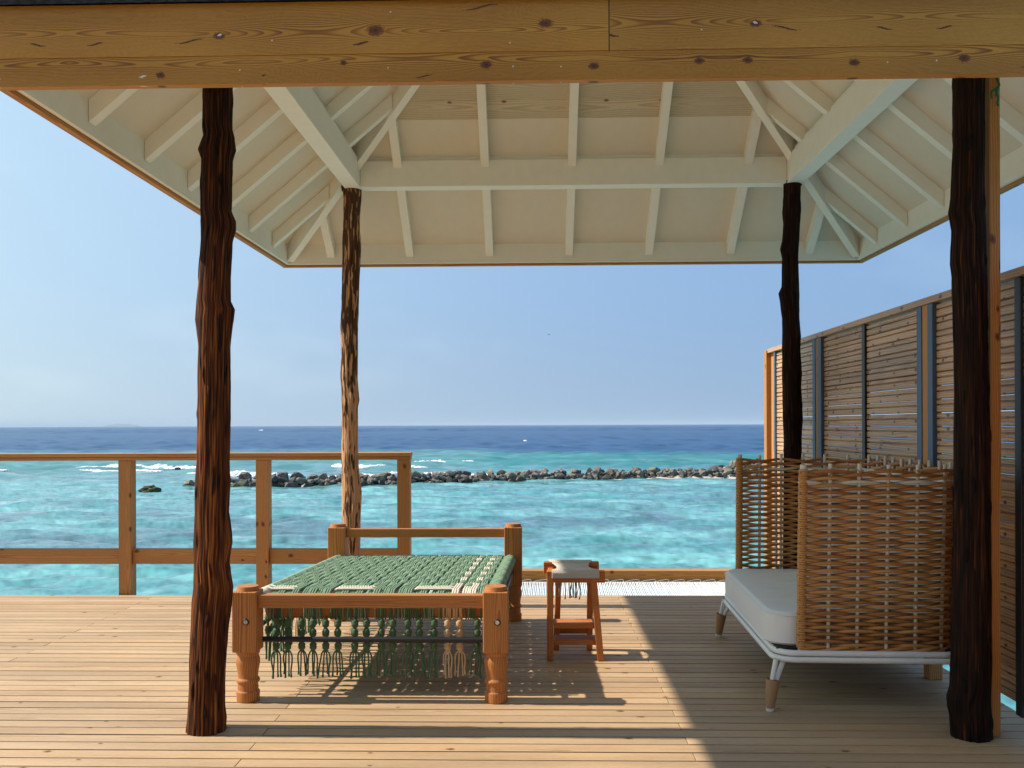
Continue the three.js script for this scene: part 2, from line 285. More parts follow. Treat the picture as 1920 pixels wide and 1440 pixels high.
// ------------------------------------------------------------------ pavilion
const EX0 = -1.83, EX1 = 2.35, EZ0 = -6.72, EZ1 = -3.1, SL = 0.84, EAVE = 2.35;
const under = (d) => 2.50 + SL * (d - 0.05);                    // underside of the sheathing, d metres in from the eave
const pav = thing('beach_pavilion', 'open pavilion with cream painted hip roof on four dark rough log posts', 'pavilion', [0.26, 0, -4.91]);
{
  // log posts: heights, centre and half width of each trunk
  const logs = [
    [-3.63, 1, [[2.80, -1.243, 0.057], [2.375, -1.249, 0.055], [2.342, -1.243, 0.058], [2.287, -1.252, 0.0735], [2.25, -1.252, 0.059], [2.05, -1.256, 0.058], [2.008, -1.248, 0.068], [1.976, -1.247, 0.067], [1.929, -1.254, 0.0585], [1.786, -1.262, 0.057], [1.692, -1.266, 0.064], [1.66, -1.26, 0.074], [1.619, -1.264, 0.0745], [1.514, -1.265, 0.059], [1.24, -1.268, 0.0625]], [[1.067, -1.271, 0.0615], [0.97, -1.273, 0.0675], [0.855, -1.277, 0.063], [0.739, -1.274, 0.0745], [0.661, -1.28, 0.065], [0.565, -1.273, 0.074], [0.508, -1.279, 0.0755], [0.419, -1.287, 0.071], [0.276, -1.295, 0.07], [0.179, -1.298, 0.068], [0.083, -1.302, 0.07], [0.042, -1.301, 0.0735], [-0.004, -1.304, 0.0755]]],
    [-3.6, 2, [[2.80, 1.67, 0.054], [2.395, 1.663, 0.0565], [2.298, 1.664, 0.0535], [2.159, 1.661, 0.057], [2.066, 1.659, 0.0595], [2.008, 1.655, 0.0665], [1.944, 1.663, 0.0605], [1.812, 1.66, 0.0635], [1.764, 1.665, 0.0605], [1.305, 1.671, 0.0605]], [[1.064, 1.672, 0.064], [0.635, 1.669, 0.0665], [0.293, 1.666, 0.071], [0.185, 1.663, 0.0725], [0.148, 1.656, 0.0795], [0.114, 1.657, 0.079], [0.072, 1.662, 0.074], [-0.004, 1.664, 0.072]]],
    [-6.15, 3, [[2.79, -1.215, 0.063], [2.72, -1.212, 0.057], [2.614, -1.216, 0.0535], [2.506, -1.22, 0.0545], [2.417, -1.218, 0.0625], [2.346, -1.22, 0.0605], [1.992, -1.231, 0.0555], [1.868, -1.237, 0.058], [1.69, -1.236, 0.0555]], [[1.512, -1.24, 0.0555], [1.371, -1.232, 0.0605], [1.317, -1.236, 0.0535], [0.98, -1.236, 0.0535], [0.766, -1.226, 0.0645], [0.607, -1.227, 0.061], [0.34, -1.223, 0.0515], [-0.004, -1.22, 0.0555]]],
    [-6.12, 4, [[2.79, 1.688, 0.056], [2.676, 1.684, 0.0525], [2.582, 1.681, 0.059], [2.508, 1.681, 0.052], [2.404, 1.675, 0.054], [2.345, 1.666, 0.059], [2.282, 1.671, 0.05], [2.096, 1.671, 0.0535], [2.054, 1.662, 0.0655], [1.999, 1.667, 0.0605]], [[1.89, 1.673, 0.054], [1.768, 1.679, 0.0595], [1.688, 1.675, 0.0575], [1.524, 1.681, 0.0625], [1.444, 1.678, 0.057], [1.241, 1.684, 0.064], [1.112, 1.683, 0.0555], [0.483, 1.681, 0.0605], [-0.004, 1.681, 0.066]]],
  ];
  const logMat = new THREE.MeshPhysicalMaterial({ vertexColors: true, roughness: 0.8, specularIntensity: 0.3 });
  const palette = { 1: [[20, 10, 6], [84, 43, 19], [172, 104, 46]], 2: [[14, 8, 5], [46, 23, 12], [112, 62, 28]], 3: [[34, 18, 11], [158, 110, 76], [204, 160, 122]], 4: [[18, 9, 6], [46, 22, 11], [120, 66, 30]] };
  for (const [z, id, a, b] of logs) {
    const prof = [...a, ...b].reverse(), NS = 140, NY = 620, pos = [], col = [], idx = [];
    const [c0, c1, c2] = palette[id].map((c) => lin(...c));
    for (let j = 0; j <= NY; j++) {
      const y = mix(-0.004, prof[prof.length - 1][0], j / NY);
      let k = 0; while (k < prof.length - 2 && prof[k + 1][0] < y) k++;
      const t = clamp((y - prof[k][0]) / (prof[k + 1][0] - prof[k][0])), cx = mix(prof[k][1], prof[k + 1][1], t), R = mix(prof[k][2], prof[k + 1][2], t);
      let Rs = 0; for (let w = -4; w <= 4; w++) { const yy = clamp(y + w * 0.05, 0, prof[prof.length - 1][0]); let m = 0; while (m < prof.length - 2 && prof[m + 1][0] < yy) m++; Rs += mix(prof[m][2], prof[m + 1][2], clamp((yy - prof[m][0]) / (prof[m + 1][0] - prof[m][0]))) / 9; }
      for (let i = 0; i <= NS; i++) {
        const th = i / NS * 2 * Math.PI, ct = Math.cos(th), st = Math.sin(th);
        const fib = n3(ct * 3.2 + id * 9, st * 3.2, y * 2.2), f2 = n3(ct * 8 + id * 5, st * 8, y * 4), f3 = n3(ct * 17, st * 17 + id, y * 7), spot = n3(ct * 2.2 + 3 * id, st * 2.2, y * 9);
        const f4 = n3(ct * 14 + id, st * 14, y * 2.4);
        const kn1 = n3(ct * 1.6 + id * 7, st * 1.6, y * 5.5);
        const d = 0.0014 * fib + 0.0014 * f2 + 0.0008 * f3 - 0.0022 * sstep(0.15, 0.7, -f4) + 0.007 * sstep(0.62, 0.95, kn1) * Math.abs(st);
        const rad = mix(Rs, R, ct ** 4) * (1 + 0.018 * n3(ct, st, y * 3 + id)) + d;
        pos.push(cx + ct * rad, y, z + st * rad);
        let s, c;
        if (id === 3) {
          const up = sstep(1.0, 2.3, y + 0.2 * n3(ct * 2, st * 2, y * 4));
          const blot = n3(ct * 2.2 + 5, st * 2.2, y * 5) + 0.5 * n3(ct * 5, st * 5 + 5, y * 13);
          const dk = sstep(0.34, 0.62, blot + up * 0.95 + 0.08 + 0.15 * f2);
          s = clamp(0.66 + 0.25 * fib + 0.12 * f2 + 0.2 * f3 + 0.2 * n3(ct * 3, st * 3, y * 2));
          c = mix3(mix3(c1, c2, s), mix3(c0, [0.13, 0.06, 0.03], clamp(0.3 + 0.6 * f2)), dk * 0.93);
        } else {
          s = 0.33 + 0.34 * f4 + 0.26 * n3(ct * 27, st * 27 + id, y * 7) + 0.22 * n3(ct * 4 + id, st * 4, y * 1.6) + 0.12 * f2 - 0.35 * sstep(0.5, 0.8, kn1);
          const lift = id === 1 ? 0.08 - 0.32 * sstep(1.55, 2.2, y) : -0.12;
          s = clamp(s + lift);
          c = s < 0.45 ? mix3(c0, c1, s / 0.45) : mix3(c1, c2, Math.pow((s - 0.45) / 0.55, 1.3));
        }
        col.push(...c);
        if (i && j) { const A = j * (NS + 1) + i; idx.push(A - 1, A - NS - 2, A, A, A - NS - 2, A - NS - 1); }
      }
    }
    const g = new THREE.BufferGeometry(); g.setAttribute('position', new THREE.Float32BufferAttribute(pos, 3)); g.setAttribute('color', new THREE.Float32BufferAttribute(col, 3)); g.setIndex(idx); g.computeVertexNormals();
    const lab = ['', 'reddish brown log post front left', 'nearly black log post front right', 'log post peeled pale at the foot', 'dark log post behind the wicker daybed'][id];
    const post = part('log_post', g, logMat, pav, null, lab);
    if (id > 2) { // sawn stub left at the top
      const sg = new THREE.CylinderGeometry(0.012, 0.022, 0.06, 9); sg.rotateZ(id === 3 ? 0.35 : -0.35); const cc = new Float32Array(sg.attributes.position.count * 3); for (let i = 0; i < cc.length; i += 3) cc.set(c0, i); sg.setAttribute('color', new THREE.BufferAttribute(cc, 3));
      part('stub', sg.translate(id === 3 ? -1.272 : 1.738, 2.795, z), logMat, post);
    }
  }
  // ring beams
  const B = [-1.255, -1.15, 1.645, 1.75, -6.195, -6.09, -3.70, -3.60], y0 = 2.768, y1 = 2.945;
  part('beam', boxAt(B[0], B[1], y0, y1, B[4] - 0.02, B[7], 2, PT), M.paint, pav);
  part('beam', boxAt(B[2], B[3], y0, y1, B[4] - 0.02, B[7], 2, PT), M.paint, pav);
  part('beam', boxAt(B[1] + 0.001, B[2] - 0.001, y0 + 0.003, y1, B[4], B[5], 0, PT), M.paint, pav);
  part('beam', boxAt(B[1] + 0.001, B[2] - 0.001, y0 + 0.003, y1, B[6], B[7] - 0.002, 0, PT), M.paint, pav);
  part('blocking', boxAt(B[1] + 0.002, B[2] - 0.002, y1 + 0.001, 2.99, B[5] - 0.05, B[5] - 0.022, 0, PT), M.paint, pav);
  part('blocking', boxAt(B[1] - 0.05, B[1] - 0.022, y1 + 0.001, 2.985, B[5], B[6], 2, PT), M.paint, pav);
  part('blocking', boxAt(B[2] + 0.022, B[2] + 0.05, y1 + 0.001, 2.985, B[5], B[6], 2, PT), M.paint, pav);
  // sheathing boards, row by row up each slope
  const roofPt = (side, along, d, up) => { const h = under(d) + up; return side === 0 ? [along, h, EZ0 + d] : side === 1 ? [along, h, EZ1 - d] : side === 2 ? [EX0 + d, h, along] : [EX1 - d, h, along]; };
  const range = (side, d) => (side < 2 ? [EX0 + d, EX1 - d] : [EZ0 + d, EZ1 - d]);
  for (let side = 0; side < 4; side++) for (let i = 0; i < 18; i++) {
    const raw = side === 0 && i >= 8, d0 = 0.02 + i * 0.1 + (raw ? 0.0012 : 0), d1 = Math.min(0.02 + (i + 1) * 0.1 - (raw ? 0 : 0.0001), 1.805);
    if (d0 > 1.79) continue;
    const r0 = range(side, d0), r1 = range(side, d1), A = [roofPt(side, r0[0], d0, 0), roofPt(side, r0[1], d0, 0), roofPt(side, r1[1], d1, 0), roofPt(side, r1[0], d1, 0)], U = 0.024;
    const Bq = [roofPt(side, r0[0], d0, U), roofPt(side, r0[1], d0, U), roofPt(side, r1[1], d1, U), roofPt(side, r1[0], d1, U)];
    part('ceiling_board', side === 0 || side === 3 ? hexa(A, Bq, raw ? T.pale : PT, side < 2 ? [1, 0, 0] : [0, 0, 1]) : hexa([A[3], A[2], A[1], A[0]], [Bq[3], Bq[2], Bq[1], Bq[0]], PT, side < 2 ? [1, 0, 0] : [0, 0, 1]), raw ? M.pale : M.primer, pav);
  }
  // common and jack rafters
  const dep = 0.092, hw = 0.027;
  const rafter = (side, at, dEnd) => {
    const q = (d, s, up) => roofPt(side, at + s * hw, d, up), A = [q(0.056, -1, -0.001), q(0.056, 1, -0.001), q(0.056, 1, -dep), q(0.056, -1, -dep)], E = [q(dEnd, -1, -0.001), q(dEnd, 1, -0.001), q(dEnd, 1, -dep), q(dEnd, -1, -dep)];
    const dir = side === 0 ? [0, SL, 1] : side === 1 ? [0, SL, -1] : side === 2 ? [1, SL, 0] : [-1, SL, 0];
    part('rafter', hexa(side === 1 || side === 2 ? [A[3], A[2], A[1], A[0]] : A, side === 1 || side === 2 ? [E[3], E[2], E[1], E[0]] : E, PT, dir), M.paint, pav);
  };
  const top = 1.80;
  for (const x of [-1.47, -0.9, -0.325, 0.245, 0.815, 1.395, 1.955]) for (const side of [0, 1]) rafter(side, x, Math.min(top, x - EX0 - 0.02, EX1 - x - 0.02));
  for (const z of [-3.68, -4.21, -4.73, -5.24, -5.75, -6.26]) for (const side of [2, 3]) rafter(side, side === 3 ? z - 0.05 : z, Math.min(top, z - EZ0 - 0.02, EZ1 - z - 0.02));
  // hip rafters
  for (const [sx, sz] of [[1, 1], [-1, 1], [1, -1], [-1, -1]]) {
    const cx = sx > 0 ? EX0 : EX1, cz = sz > 0 ? EZ0 : EZ1, w = 0.018;
    const q = (d, s, up) => [cx + sx * d - s * w * sz, under(d) + up, cz + sz * d + s * w * sx], a = 0.07, b = 1.8;
    const A = [q(a, -1, -0.012), q(a, 1, -0.012), q(a, 1, -0.135), q(a, -1, -0.135)], E = [q(b, -1, -0.012), q(b, 1, -0.012), q(b, 1, -0.135), q(b, -1, -0.135)];
    part('hip_rafter', sx * sz > 0 ? hexa([A[3], A[2], A[1], A[0]], [E[3], E[2], E[1], E[0]], PT, [sx, SL, sz]) : hexa([A[3], A[2], A[1], A[0]], [E[3], E[2], E[1], E[0]], PT, [sx, SL, sz]), M.paint, pav);
  }
  part('ridge_board', boxAt(0.0, 0.52, under(1.8) - 0.15, under(1.8) - 0.004, -4.93, -4.89, 0, PT), M.paint, pav);
  // fascias: painted inside, natural pine outside
  const f = 0.032, ti = 0.022, yT = 2.625;
  part('inner_fascia', boxAt(EX0 + f + 0.001, EX1 - f - 0.001, EAVE + 0.016, 2.508, EZ0 + f + 0.001, EZ0 + f + ti, 0, PT), M.paint, pav);
  part('inner_fascia', boxAt(EX0 + f + 0.001, EX1 - f - 0.001, EAVE + 0.016, 2.508, EZ1 - f - ti, EZ1 - f - 0.001, 0, PT), M.paint, pav);
  part('inner_fascia', boxAt(EX0 + f + 0.001, EX0 + f + ti, EAVE + 0.016, 2.506, EZ0 + f + ti + 0.001, EZ1 - f - ti - 0.001, 2, PT), M.paint, pav);
  part('inner_fascia', boxAt(EX1 - f - ti, EX1 - f - 0.001, EAVE + 0.016, 2.506, EZ0 + f + ti + 0.001, EZ1 - f - ti - 0.001, 2, PT), M.paint, pav);
  const yM = 2.447;
  // front: one low board and two upper boards butted together
  part('fascia_board', board(EX1 - EX0, yM - EAVE - 0.001, f, 0, T.fasciaLow, [0.8321, 0.5], 0.002).translate((EX0 + EX1) / 2, (EAVE + yM) / 2, EZ1 - f / 2), M.fasciaLow, pav);
  part('fascia_board', board(0.249 - EX0, yT - yM, f, 0, T.fasciaTop, [0.3591, 0.5], 0.002).translate((EX0 + 0.249) / 2, (yT + yM) / 2, EZ1 - f / 2 + 0.002), M.fasciaTop, pav);
  part('fascia_board', board(EX1 - 0.2515, yT - yM, f, 0, T.fasciaTop, [0.02, 0.42], 0.002).translate((EX1 + 0.2515) / 2, (yT + yM) / 2, EZ1 - f / 2 + 0.0012), M.fasciaTop2, pav);
  part('fascia_board', boxAt(EX0, EX1, EAVE, yT, EZ0, EZ0 + f, 0, T.pine), M.pineGold, pav);
  part('fascia_board', boxAt(EX0 - 0.0005, EX0 + f, EAVE + 0.0008, yT, EZ0 + f + 0.001, EZ1 - f - 0.001, 2, T.pine), M.pineGold, pav);
  part('fascia_board', boxAt(EX1 - f, EX1, EAVE + 0.0008, yT, EZ0 + f + 0.001, EZ1 - f - 0.001, 2, T.pine), M.pineGold, pav);
  // dark roof covering
  const cov = [];
  for (let side = 0; side < 4; side++) {
    const o = 0.02, q = (d, up) => { const r = range(side, d); return [roofPt(side, r[0], d, up), roofPt(side, r[1], d, up)]; };
    const [a, b] = q(-o, 0.18), [c, d] = q(1.8, 0.05), [a2, b2] = q(-o, 0.24), [c2, d2] = q(1.8, 0.11);
    const A = [a, b, d, c], Bq = [a2, b2, d2, c2];
    cov.push(side === 0 || side === 3 ? hexa(A, Bq, PT, [1, 0, 0]) : hexa([A[3], A[2], A[1], A[0]], [Bq[3], Bq[2], Bq[1], Bq[0]], PT, [1, 0, 0]));
  }
  part('roof_covering', mergeGeometries(cov), new THREE.MeshStandardMaterial({ map: dataTex(256, 256, (x, y) => { const v = 46 + 26 * n2(x * 0.05, y * 0.4) + 14 * n2(x * 0.3, y * 0.3); return [v, v * 0.97, v * 0.93]; }), roughness: 0.95, side: THREE.DoubleSide }), pav);
  // squared timber screwed beside the right post
  const bt = part('batten', boxAt(1.737, 1.773, 0.001, 2.78, -3.66, -3.59, 1, T.pine, [0.4, 0.2], 0.002), M.pineWarm, pav);
  part('batten_edge', boxAt(1.7735, 1.783, 0.9, 2.78, -3.655, -3.60, 1, T.pine, [0.1, 0.7], 0.002), M.pine, bt);
}
{ // green cord knotted round the batten
  const g = cords([smooth([[1.728, 2.455, -3.56], [1.74, 2.462, -3.552], [1.757, 2.475, -3.556], [1.764, 2.50, -3.575], [1.762, 2.52, -3.585]], 18), smooth([[1.74, 2.462, -3.552], [1.747, 2.445, -3.55], [1.753, 2.428, -3.553], [1.752, 2.41, -3.556], [1.756, 2.40, -3.557]], 16), smooth([[1.757, 2.475, -3.556], [1.748, 2.455, -3.548], [1.742, 2.436, -3.552]], 10), smooth([[1.73, 2.456, -3.556], [1.724, 2.44, -3.548], [1.727, 2.425, -3.55]], 8)], 0.0042, 7);
  const m = sh(new THREE.Mesh(g, new THREE.MeshStandardMaterial({ color: new THREE.Color().setRGB(0.02, 0.13, 0.06), roughness: 0.6 }))); m.name = 'green_cord'; scene.add(m);
  tag(m, 'short green cord knotted at the top of the right hand post', 'cord');
}

// ------------------------------------------------------------------ the house behind the deck, out of view: it keeps the sky behind from the shaded fronts
{
  const t = thing('beach_house', 'timber clad house standing behind the deck', 'house', [-1.5, 0, 3]);
  const wall = new THREE.MeshStandardMaterial({ color: new THREE.Color().setRGB(0.55, 0.48, 0.38), roughness: 0.9 });
  part('wall', boxAt(-9, 3.4, 0.001, 3.3, 2.6, 2.8, 0, PT), wall, t);
  part('side_wall', boxAt(3.2, 3.4, 0.001, 3.3, 1.2, 2.599, 2, PT), wall, t);
  part('door', boxAt(-1.6, 0.4, 0.02, 2.2, 2.56, 2.598, 1, T.pine), M.teakDark, t);
  part('roof', hexa([[-9.6, 2.75, 1.5], [4, 2.75, 1.5], [4, 5.6, 5], [-9.6, 5.6, 5]], [[-9.6, 2.9, 1.5], [4, 2.9, 1.5], [4, 5.8, 5], [-9.6, 5.8, 5]], T.pine, [1, 0, 0]), M.dark, t);
}
// ------------------------------------------------------------------ railing along the left of the deck
{
  const t = thing('deck_railing', 'timber railing with two rails along the far left edge of the deck', 'railing', [-3.4, 0, -6.6]);
  for (const x of [-2.937, -1.948, -0.938, -3.98, -4.98]) part('railing_post', boxAt(x - 0.0445, x + 0.0445, -0.25, 0.956, -6.65, -6.556, 1, T.pine), x > -1.5 ? M.pine2 : M.pine, t);
  part('top_rail', boxAt(-5.9, -0.886, 0.981, 1.008, -6.665, -6.54, 0, T.pine), M.pine, t);
  part('top_rail', boxAt(-5.9, -0.889, 0.9565, 0.9795, -6.655, -6.55, 0, T.pine), M.pine2, t);
  const xs = [-5.9, -4.98, -3.98, -2.937, -1.948, -0.938];
  for (let i = 0; i < 5; i++) part('middle_rail', boxAt(xs[i] + 0.048, xs[i + 1] - 0.048, 0.213, 0.322, -6.63, -6.582, 0, T.pine), i % 2 ? M.pine : M.pine2, t);
}
// ------------------------------------------------------------------ rope net over the water with its edge beam
{
  const bm = sh(new THREE.Mesh(boxAt(-1.0, 2.05, -0.125, -0.003, -7.78, -7.66, 0, T.pine), M.pineGold)); bm.name = 'edge_beam'; bm.position.set(0, 0, 0); scene.add(bm);
  tag(bm, 'long squared timber beam on the far side of the white rope net', 'beam');
  const t = thing('rope_net', 'white rope net stretched over the water between deck and edge beam', 'net', [0.45, -0.1, -7.1]);
  const sag = (x, z) => -0.088 - 0.02 * Math.sin(clamp((z + 7.62) / 1.07) * Math.PI) + 0.002 * n2(x * 9, z * 3);
  const lines = [];
  for (let x = -0.95; x < 1.8; x += 0.0135) { const p = []; for (let i = 0; i <= 8; i++) { const z = mix(-6.56, -7.6, i / 8); p.push([x + 0.02 * (i / 8) + 0.002 * n2(x * 40, z * 2), sag(x, z), z]); } lines.push(p); }
  part('net_cords', cords(lines, 0.0048, 5), M.netting, t, 'stuff');
  const cross = []; for (let z = -6.62; z > -7.62; z -= 0.11) { const p = []; for (let i = 0; i <= 30; i++) { const x = mix(-0.95, 1.82, i / 30); p.push([x, sag(x, z) - 0.006, z]); } cross.push(p); }
  part('cross_cords', cords(cross, 0.004, 5), M.netting, t, 'stuff');
  const lace = []; for (let x = -0.9; x < 1.8; x += 0.125) { const k = rr(0.02, 0.05); lace.push(smooth([[x, -0.088, -7.6], [x + 0.03, -0.082, -7.63], [x + 0.08 + k, -0.078, -7.653], [x + 0.085 + k, -0.087, -7.65], [x + 0.1, -0.09, -7.6]], 12)); }
  part('lacing', cords([...lace, [[-0.95, -0.088, -7.6], [1.82, -0.088, -7.6]]], 0.003, 6), M.netting, t);
}

// ------------------------------------------------------------------ slatted privacy screen on the right
{
  const t = thing('privacy_fence', 'tall slatted timber screen running along the right side of the deck', 'fence', [1.86, 0, -5]);
  const Y0 = 0.122, Y1 = 1.752, N = 26, P = (Y1 - Y0) / N;
  const slatShape = (len, v) => { // a board with a groove along it, edges rounded
    const h = P - 0.0042, e = 0.004;
    const s2 = new THREE.Shape(); const g0 = 0.0315, gw = 0.0055;
    s2.moveTo(-0.009, e); s2.lineTo(-0.009, g0 - 0.002); s2.lineTo(-0.006, g0); s2.lineTo(0.003, g0); s2.lineTo(0.003, g0 + gw); s2.lineTo(-0.006, g0 + gw); s2.lineTo(-0.009, g0 + gw + 0.002); s2.lineTo(-0.009, h - e); s2.lineTo(-0.009 + e, h); s2.lineTo(0.021, h); s2.lineTo(0.021, 0); s2.lineTo(-0.009 + e, 0); s2.closePath();
    const g = new THREE.ExtrudeGeometry(s2, { depth: len, bevelEnabled: false }).translate(0, 0, -len / 2);
    return grainUV(g.index ? g.toNonIndexed() : g, 2, T.slat, [v * 0.37, v * 0.23]);
  };
  const panels = [[-7.17, -6.19], [-6.0, -5.285], [-5.235, -4.51], [-4.33, -3.615], [-3.565, -2.84]];
  for (const [a, b] of panels) {
    const shapes = []; for (let v = 0; v < 7; v++) shapes.push(slatShape(b - a, v + a));
    for (let i = 0; i < N; i++) piece('slat', shapes[Math.floor(rnd() * 7)], M.slat[Math.floor(rnd() * 5)], t, [1.861 + rr(-0.001, 0.001), Y0 + i * P + rr(-0.0008, 0.0008), (a + b) / 2]);
  }
  for (const [z0, z1] of [[-6.19, -6.13], [-6.07, -6.0], [-4.51, -4.452], [-4.388, -4.33], [-2.84, -2.78]]) part('channel', boxAt(1.832, 1.874, 0.118, 1.756, z0 + 0.001, z1 - 0.001, 1, PT), M.blue, t);
  part('channel', boxAt(1.838, 1.874, 0.0, 1.756, -7.21, -7.171, 1, PT), M.blue, t);
  for (const [z0, z1] of [[-6.13, -6.07], [-4.452, -4.388]]) part('fence_post', boxAt(1.836, 1.90, 0.0, 1.757, z0, z1, 1, T.pine), M.pine, t);
  for (const [z0, z1] of [[-5.285, -5.235], [-3.615, -3.565]]) part('divider', boxAt(1.84, 1.872, 0.08, 1.755, z0 + 0.001, z1 - 0.001, 1, PT), M.black, t);
  part('end_post', boxAt(1.822, 1.902, -0.5, 1.783, -7.45, -7.37, 1, T.pine), M.pine2, t);
  part('end_post', boxAt(1.86, 1.90, -0.12, 1.755, -7.369, -7.212, 1, T.pine), M.pine, t);
  part('cap_rail', boxAt(1.828, 1.925, 1.758, 1.79, -7.368, -5.1, 2, T.pine), M.slat[2], t);
  part('cap_rail', boxAt(1.828, 1.925, 1.758, 1.79, -5.097, -2.7, 2, T.pine), M.slat[0], t);
  const k = boxAt(1.884, 1.91, 0.3, 0.36, -7.3, -2.7, 2, PT); part('back_rail', k, M.dark, t);
  part('back_rail', boxAt(1.884, 1.91, 1.4, 1.46, -7.3, -2.7, 2, PT), M.dark, t);
}
// ------------------------------------------------------------------ woven rope bed
{
  const ZF = -4.035, ZB = -5.70;
  const t = thing('rope_bed', 'low wooden bed with a green and cream woven rope top and hanging tassels', 'bed', [-0.7, 0, -4.87]);
  const far = (z) => (ZF - z) / (ZF - ZB), sx = (x, z) => x + 0.04 * far(z), hs = (z) => mix(0.452, 0.392, far(z));
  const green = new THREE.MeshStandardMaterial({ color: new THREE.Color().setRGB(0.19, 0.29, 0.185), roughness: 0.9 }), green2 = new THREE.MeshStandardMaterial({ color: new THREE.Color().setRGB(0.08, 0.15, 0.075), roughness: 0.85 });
  const cream = new THREE.MeshStandardMaterial({ color: new THREE.Color().setRGB(0.74, 0.64, 0.53), roughness: 0.85 }), tan = new THREE.MeshStandardMaterial({ color: new THREE.Color().setRGB(0.58, 0.42, 0.24), roughness: 0.85 });
  // legs: squared block over a turned foot
  const footProfile = [[0, 0.047], [0.004, 0.049], [0.04, 0.0505], [0.046, 0.047], [0.05, 0.043], [0.058, 0.0455], [0.07, 0.043], [0.08, 0.045], [0.086, 0.0505], [0.094, 0.0505], [0.1, 0.045], [0.105, 0.0425], [0.13, 0.045], [0.165, 0.0515], [0.185, 0.051], [0.198, 0.045], [0.202, 0.046], [0.208, 0.051], [0.219, 0.051]];
  const foot = new THREE.LatheGeometry(footProfile.map(([y, r]) => new THREE.Vector2(r, y)), 40);
  { const p = foot.attributes.position, uv = foot.attributes.uv; for (let i = 0; i < p.count; i++) uv.setXY(i, p.getY(i) / 1.2 + 0.3, Math.atan2(p.getZ(i), p.getX(i)) * 0.05 / 0.2 + 0.4); }
  const boltRing = new THREE.TorusGeometry(0.0105, 0.004, 8, 20), boltHead = new THREE.CylinderGeometry(0.009, 0.009, 0.006, 18).rotateX(Math.PI / 2);
  for (const [x, z, top, front] of [[-1.262, -4.032, 0.482, 1], [-0.175, -4.032, 0.482, 1], [-1.22, -5.70, 0.576, 0], [-0.139, -5.70, 0.576, 0]]) {
    const leg = part('leg', boxAt(x - 0.054, x + 0.054, 0.219, top, z - 0.054, z + 0.054, 1, T.teak, null, 0.005), M.teak, t);
    piece('turned_foot', foot, M.teak, leg, [x, 0, z]);
    part('leg_cap', new THREE.CylinderGeometry(0.046, 0.05, 0.019, 32).translate(x, top + 0.0095, z), M.teak, leg);
    if (front) { part('bolt_recess', boltRing.clone().translate(x + 0.008, 0.353, z + 0.0545), M.black, leg); part('bolt', boltHead.clone().translate(x + 0.008, 0.353, z + 0.056), M.steel, leg); }
  }
  part('front_rail', boxAt(-1.207, -0.23, 0.41, 0.466, -4.05, -3.995, 0, T.teak), M.teak, t);
  part('inner_rail', boxAt(-1.215, -0.225, 0.338, 0.40, -4.165, -4.135, 0, T.teak), M.teakDark, t);
  part('head_rail', boxAt(-1.165, -0.194, 0.512, 0.564, -5.725, -5.68, 0, T.teak), M.teak, t);
  part('rear_rail', boxAt(-1.165, -0.194, 0.332, 0.392, -5.725, -5.68, 0, T.teak), M.teakDark, t);
  // side rails wound with cord
  const wound = (x, z0, z1, dx) => { const p = []; for (let i = 0; i <= 500; i++) { const z = mix(z0, z1, i / 500); p.push([sx(x, z), hs(z) - 0.016, z]); } return cords([p], (q) => 0.029 + 0.0022 * Math.abs(Math.sin(q * 250 * Math.PI * (z0 - z1) / 1.6)) + 0.0015 * Math.sin(q * 37), 14); };
  for (const x of [-1.245, -0.192]) { part('wound_rail', wound(x, -4.302, -5.645), new THREE.MeshStandardMaterial({ color: new THREE.Color().setRGB(0.25, 0.36, 0.24), roughness: 0.8 }), t); part('wound_rail_end', wound(x, -4.09, -4.30), cream, t); }
  // the woven top: bundles of cords along and across, over and under
  const X0 = -1.215, NB = 27, PX = 0.0363, Z0 = -4.20, NJ = 13, PZ = 0.111, A = 0.0085, R = 0.0053;
  const lg = [], lc = [], cg = [], cc = [], jit = [];
  for (let i = 0; i < NB; i++) jit.push(((i % 4) - 1.5) * -0.0034);
  const over = (i, j) => (j === 0 ? (Math.floor((i + 2) / 5) % 2 ? 1 : -1) : ((i + j) % 2 ? -1 : 1));       // is bundle i on top where it meets band j
  const lift = (i, jj) => { const j = Math.floor(jj); return mix(over(i, j), over(i, j + 1), sstep(0.18, 0.82, jj - j)); };
  for (let i = 0; i < NB; i++) for (let k = 0; k < 3; k++) {
    const xo = X0 + PX * (i + 0.5) + (k - 1) * 0.0109 + jit[i], p = [];
    p.push([xo, 0.402, -4.158], [sx(xo, -4.15), hs(-4.14) - 0.012, -4.15]);
    for (let s = 0; s <= NJ * 8; s++) { const jj = s / 8 - 0.5, z = Z0 - PZ * (jj + 0.5); p.push([sx(xo, z) + 0.0014 * n2(z * 30, i * 5 + k), hs(z) + A * lift(i, jj), z]); }
    p.push([sx(xo, -5.67), hs(-5.67) + 0.002, -5.672], [sx(xo, -5.7), 0.398, -5.705], [sx(xo, -5.7), 0.36, -5.731], [sx(xo, -5.7), 0.33, -5.722]);
    if (i === 24) { lc.push(p.slice(0, 20)); lg.push(p.slice(19)); } else (i === 23 || i === 25 ? lc : lg).push(p);
  }
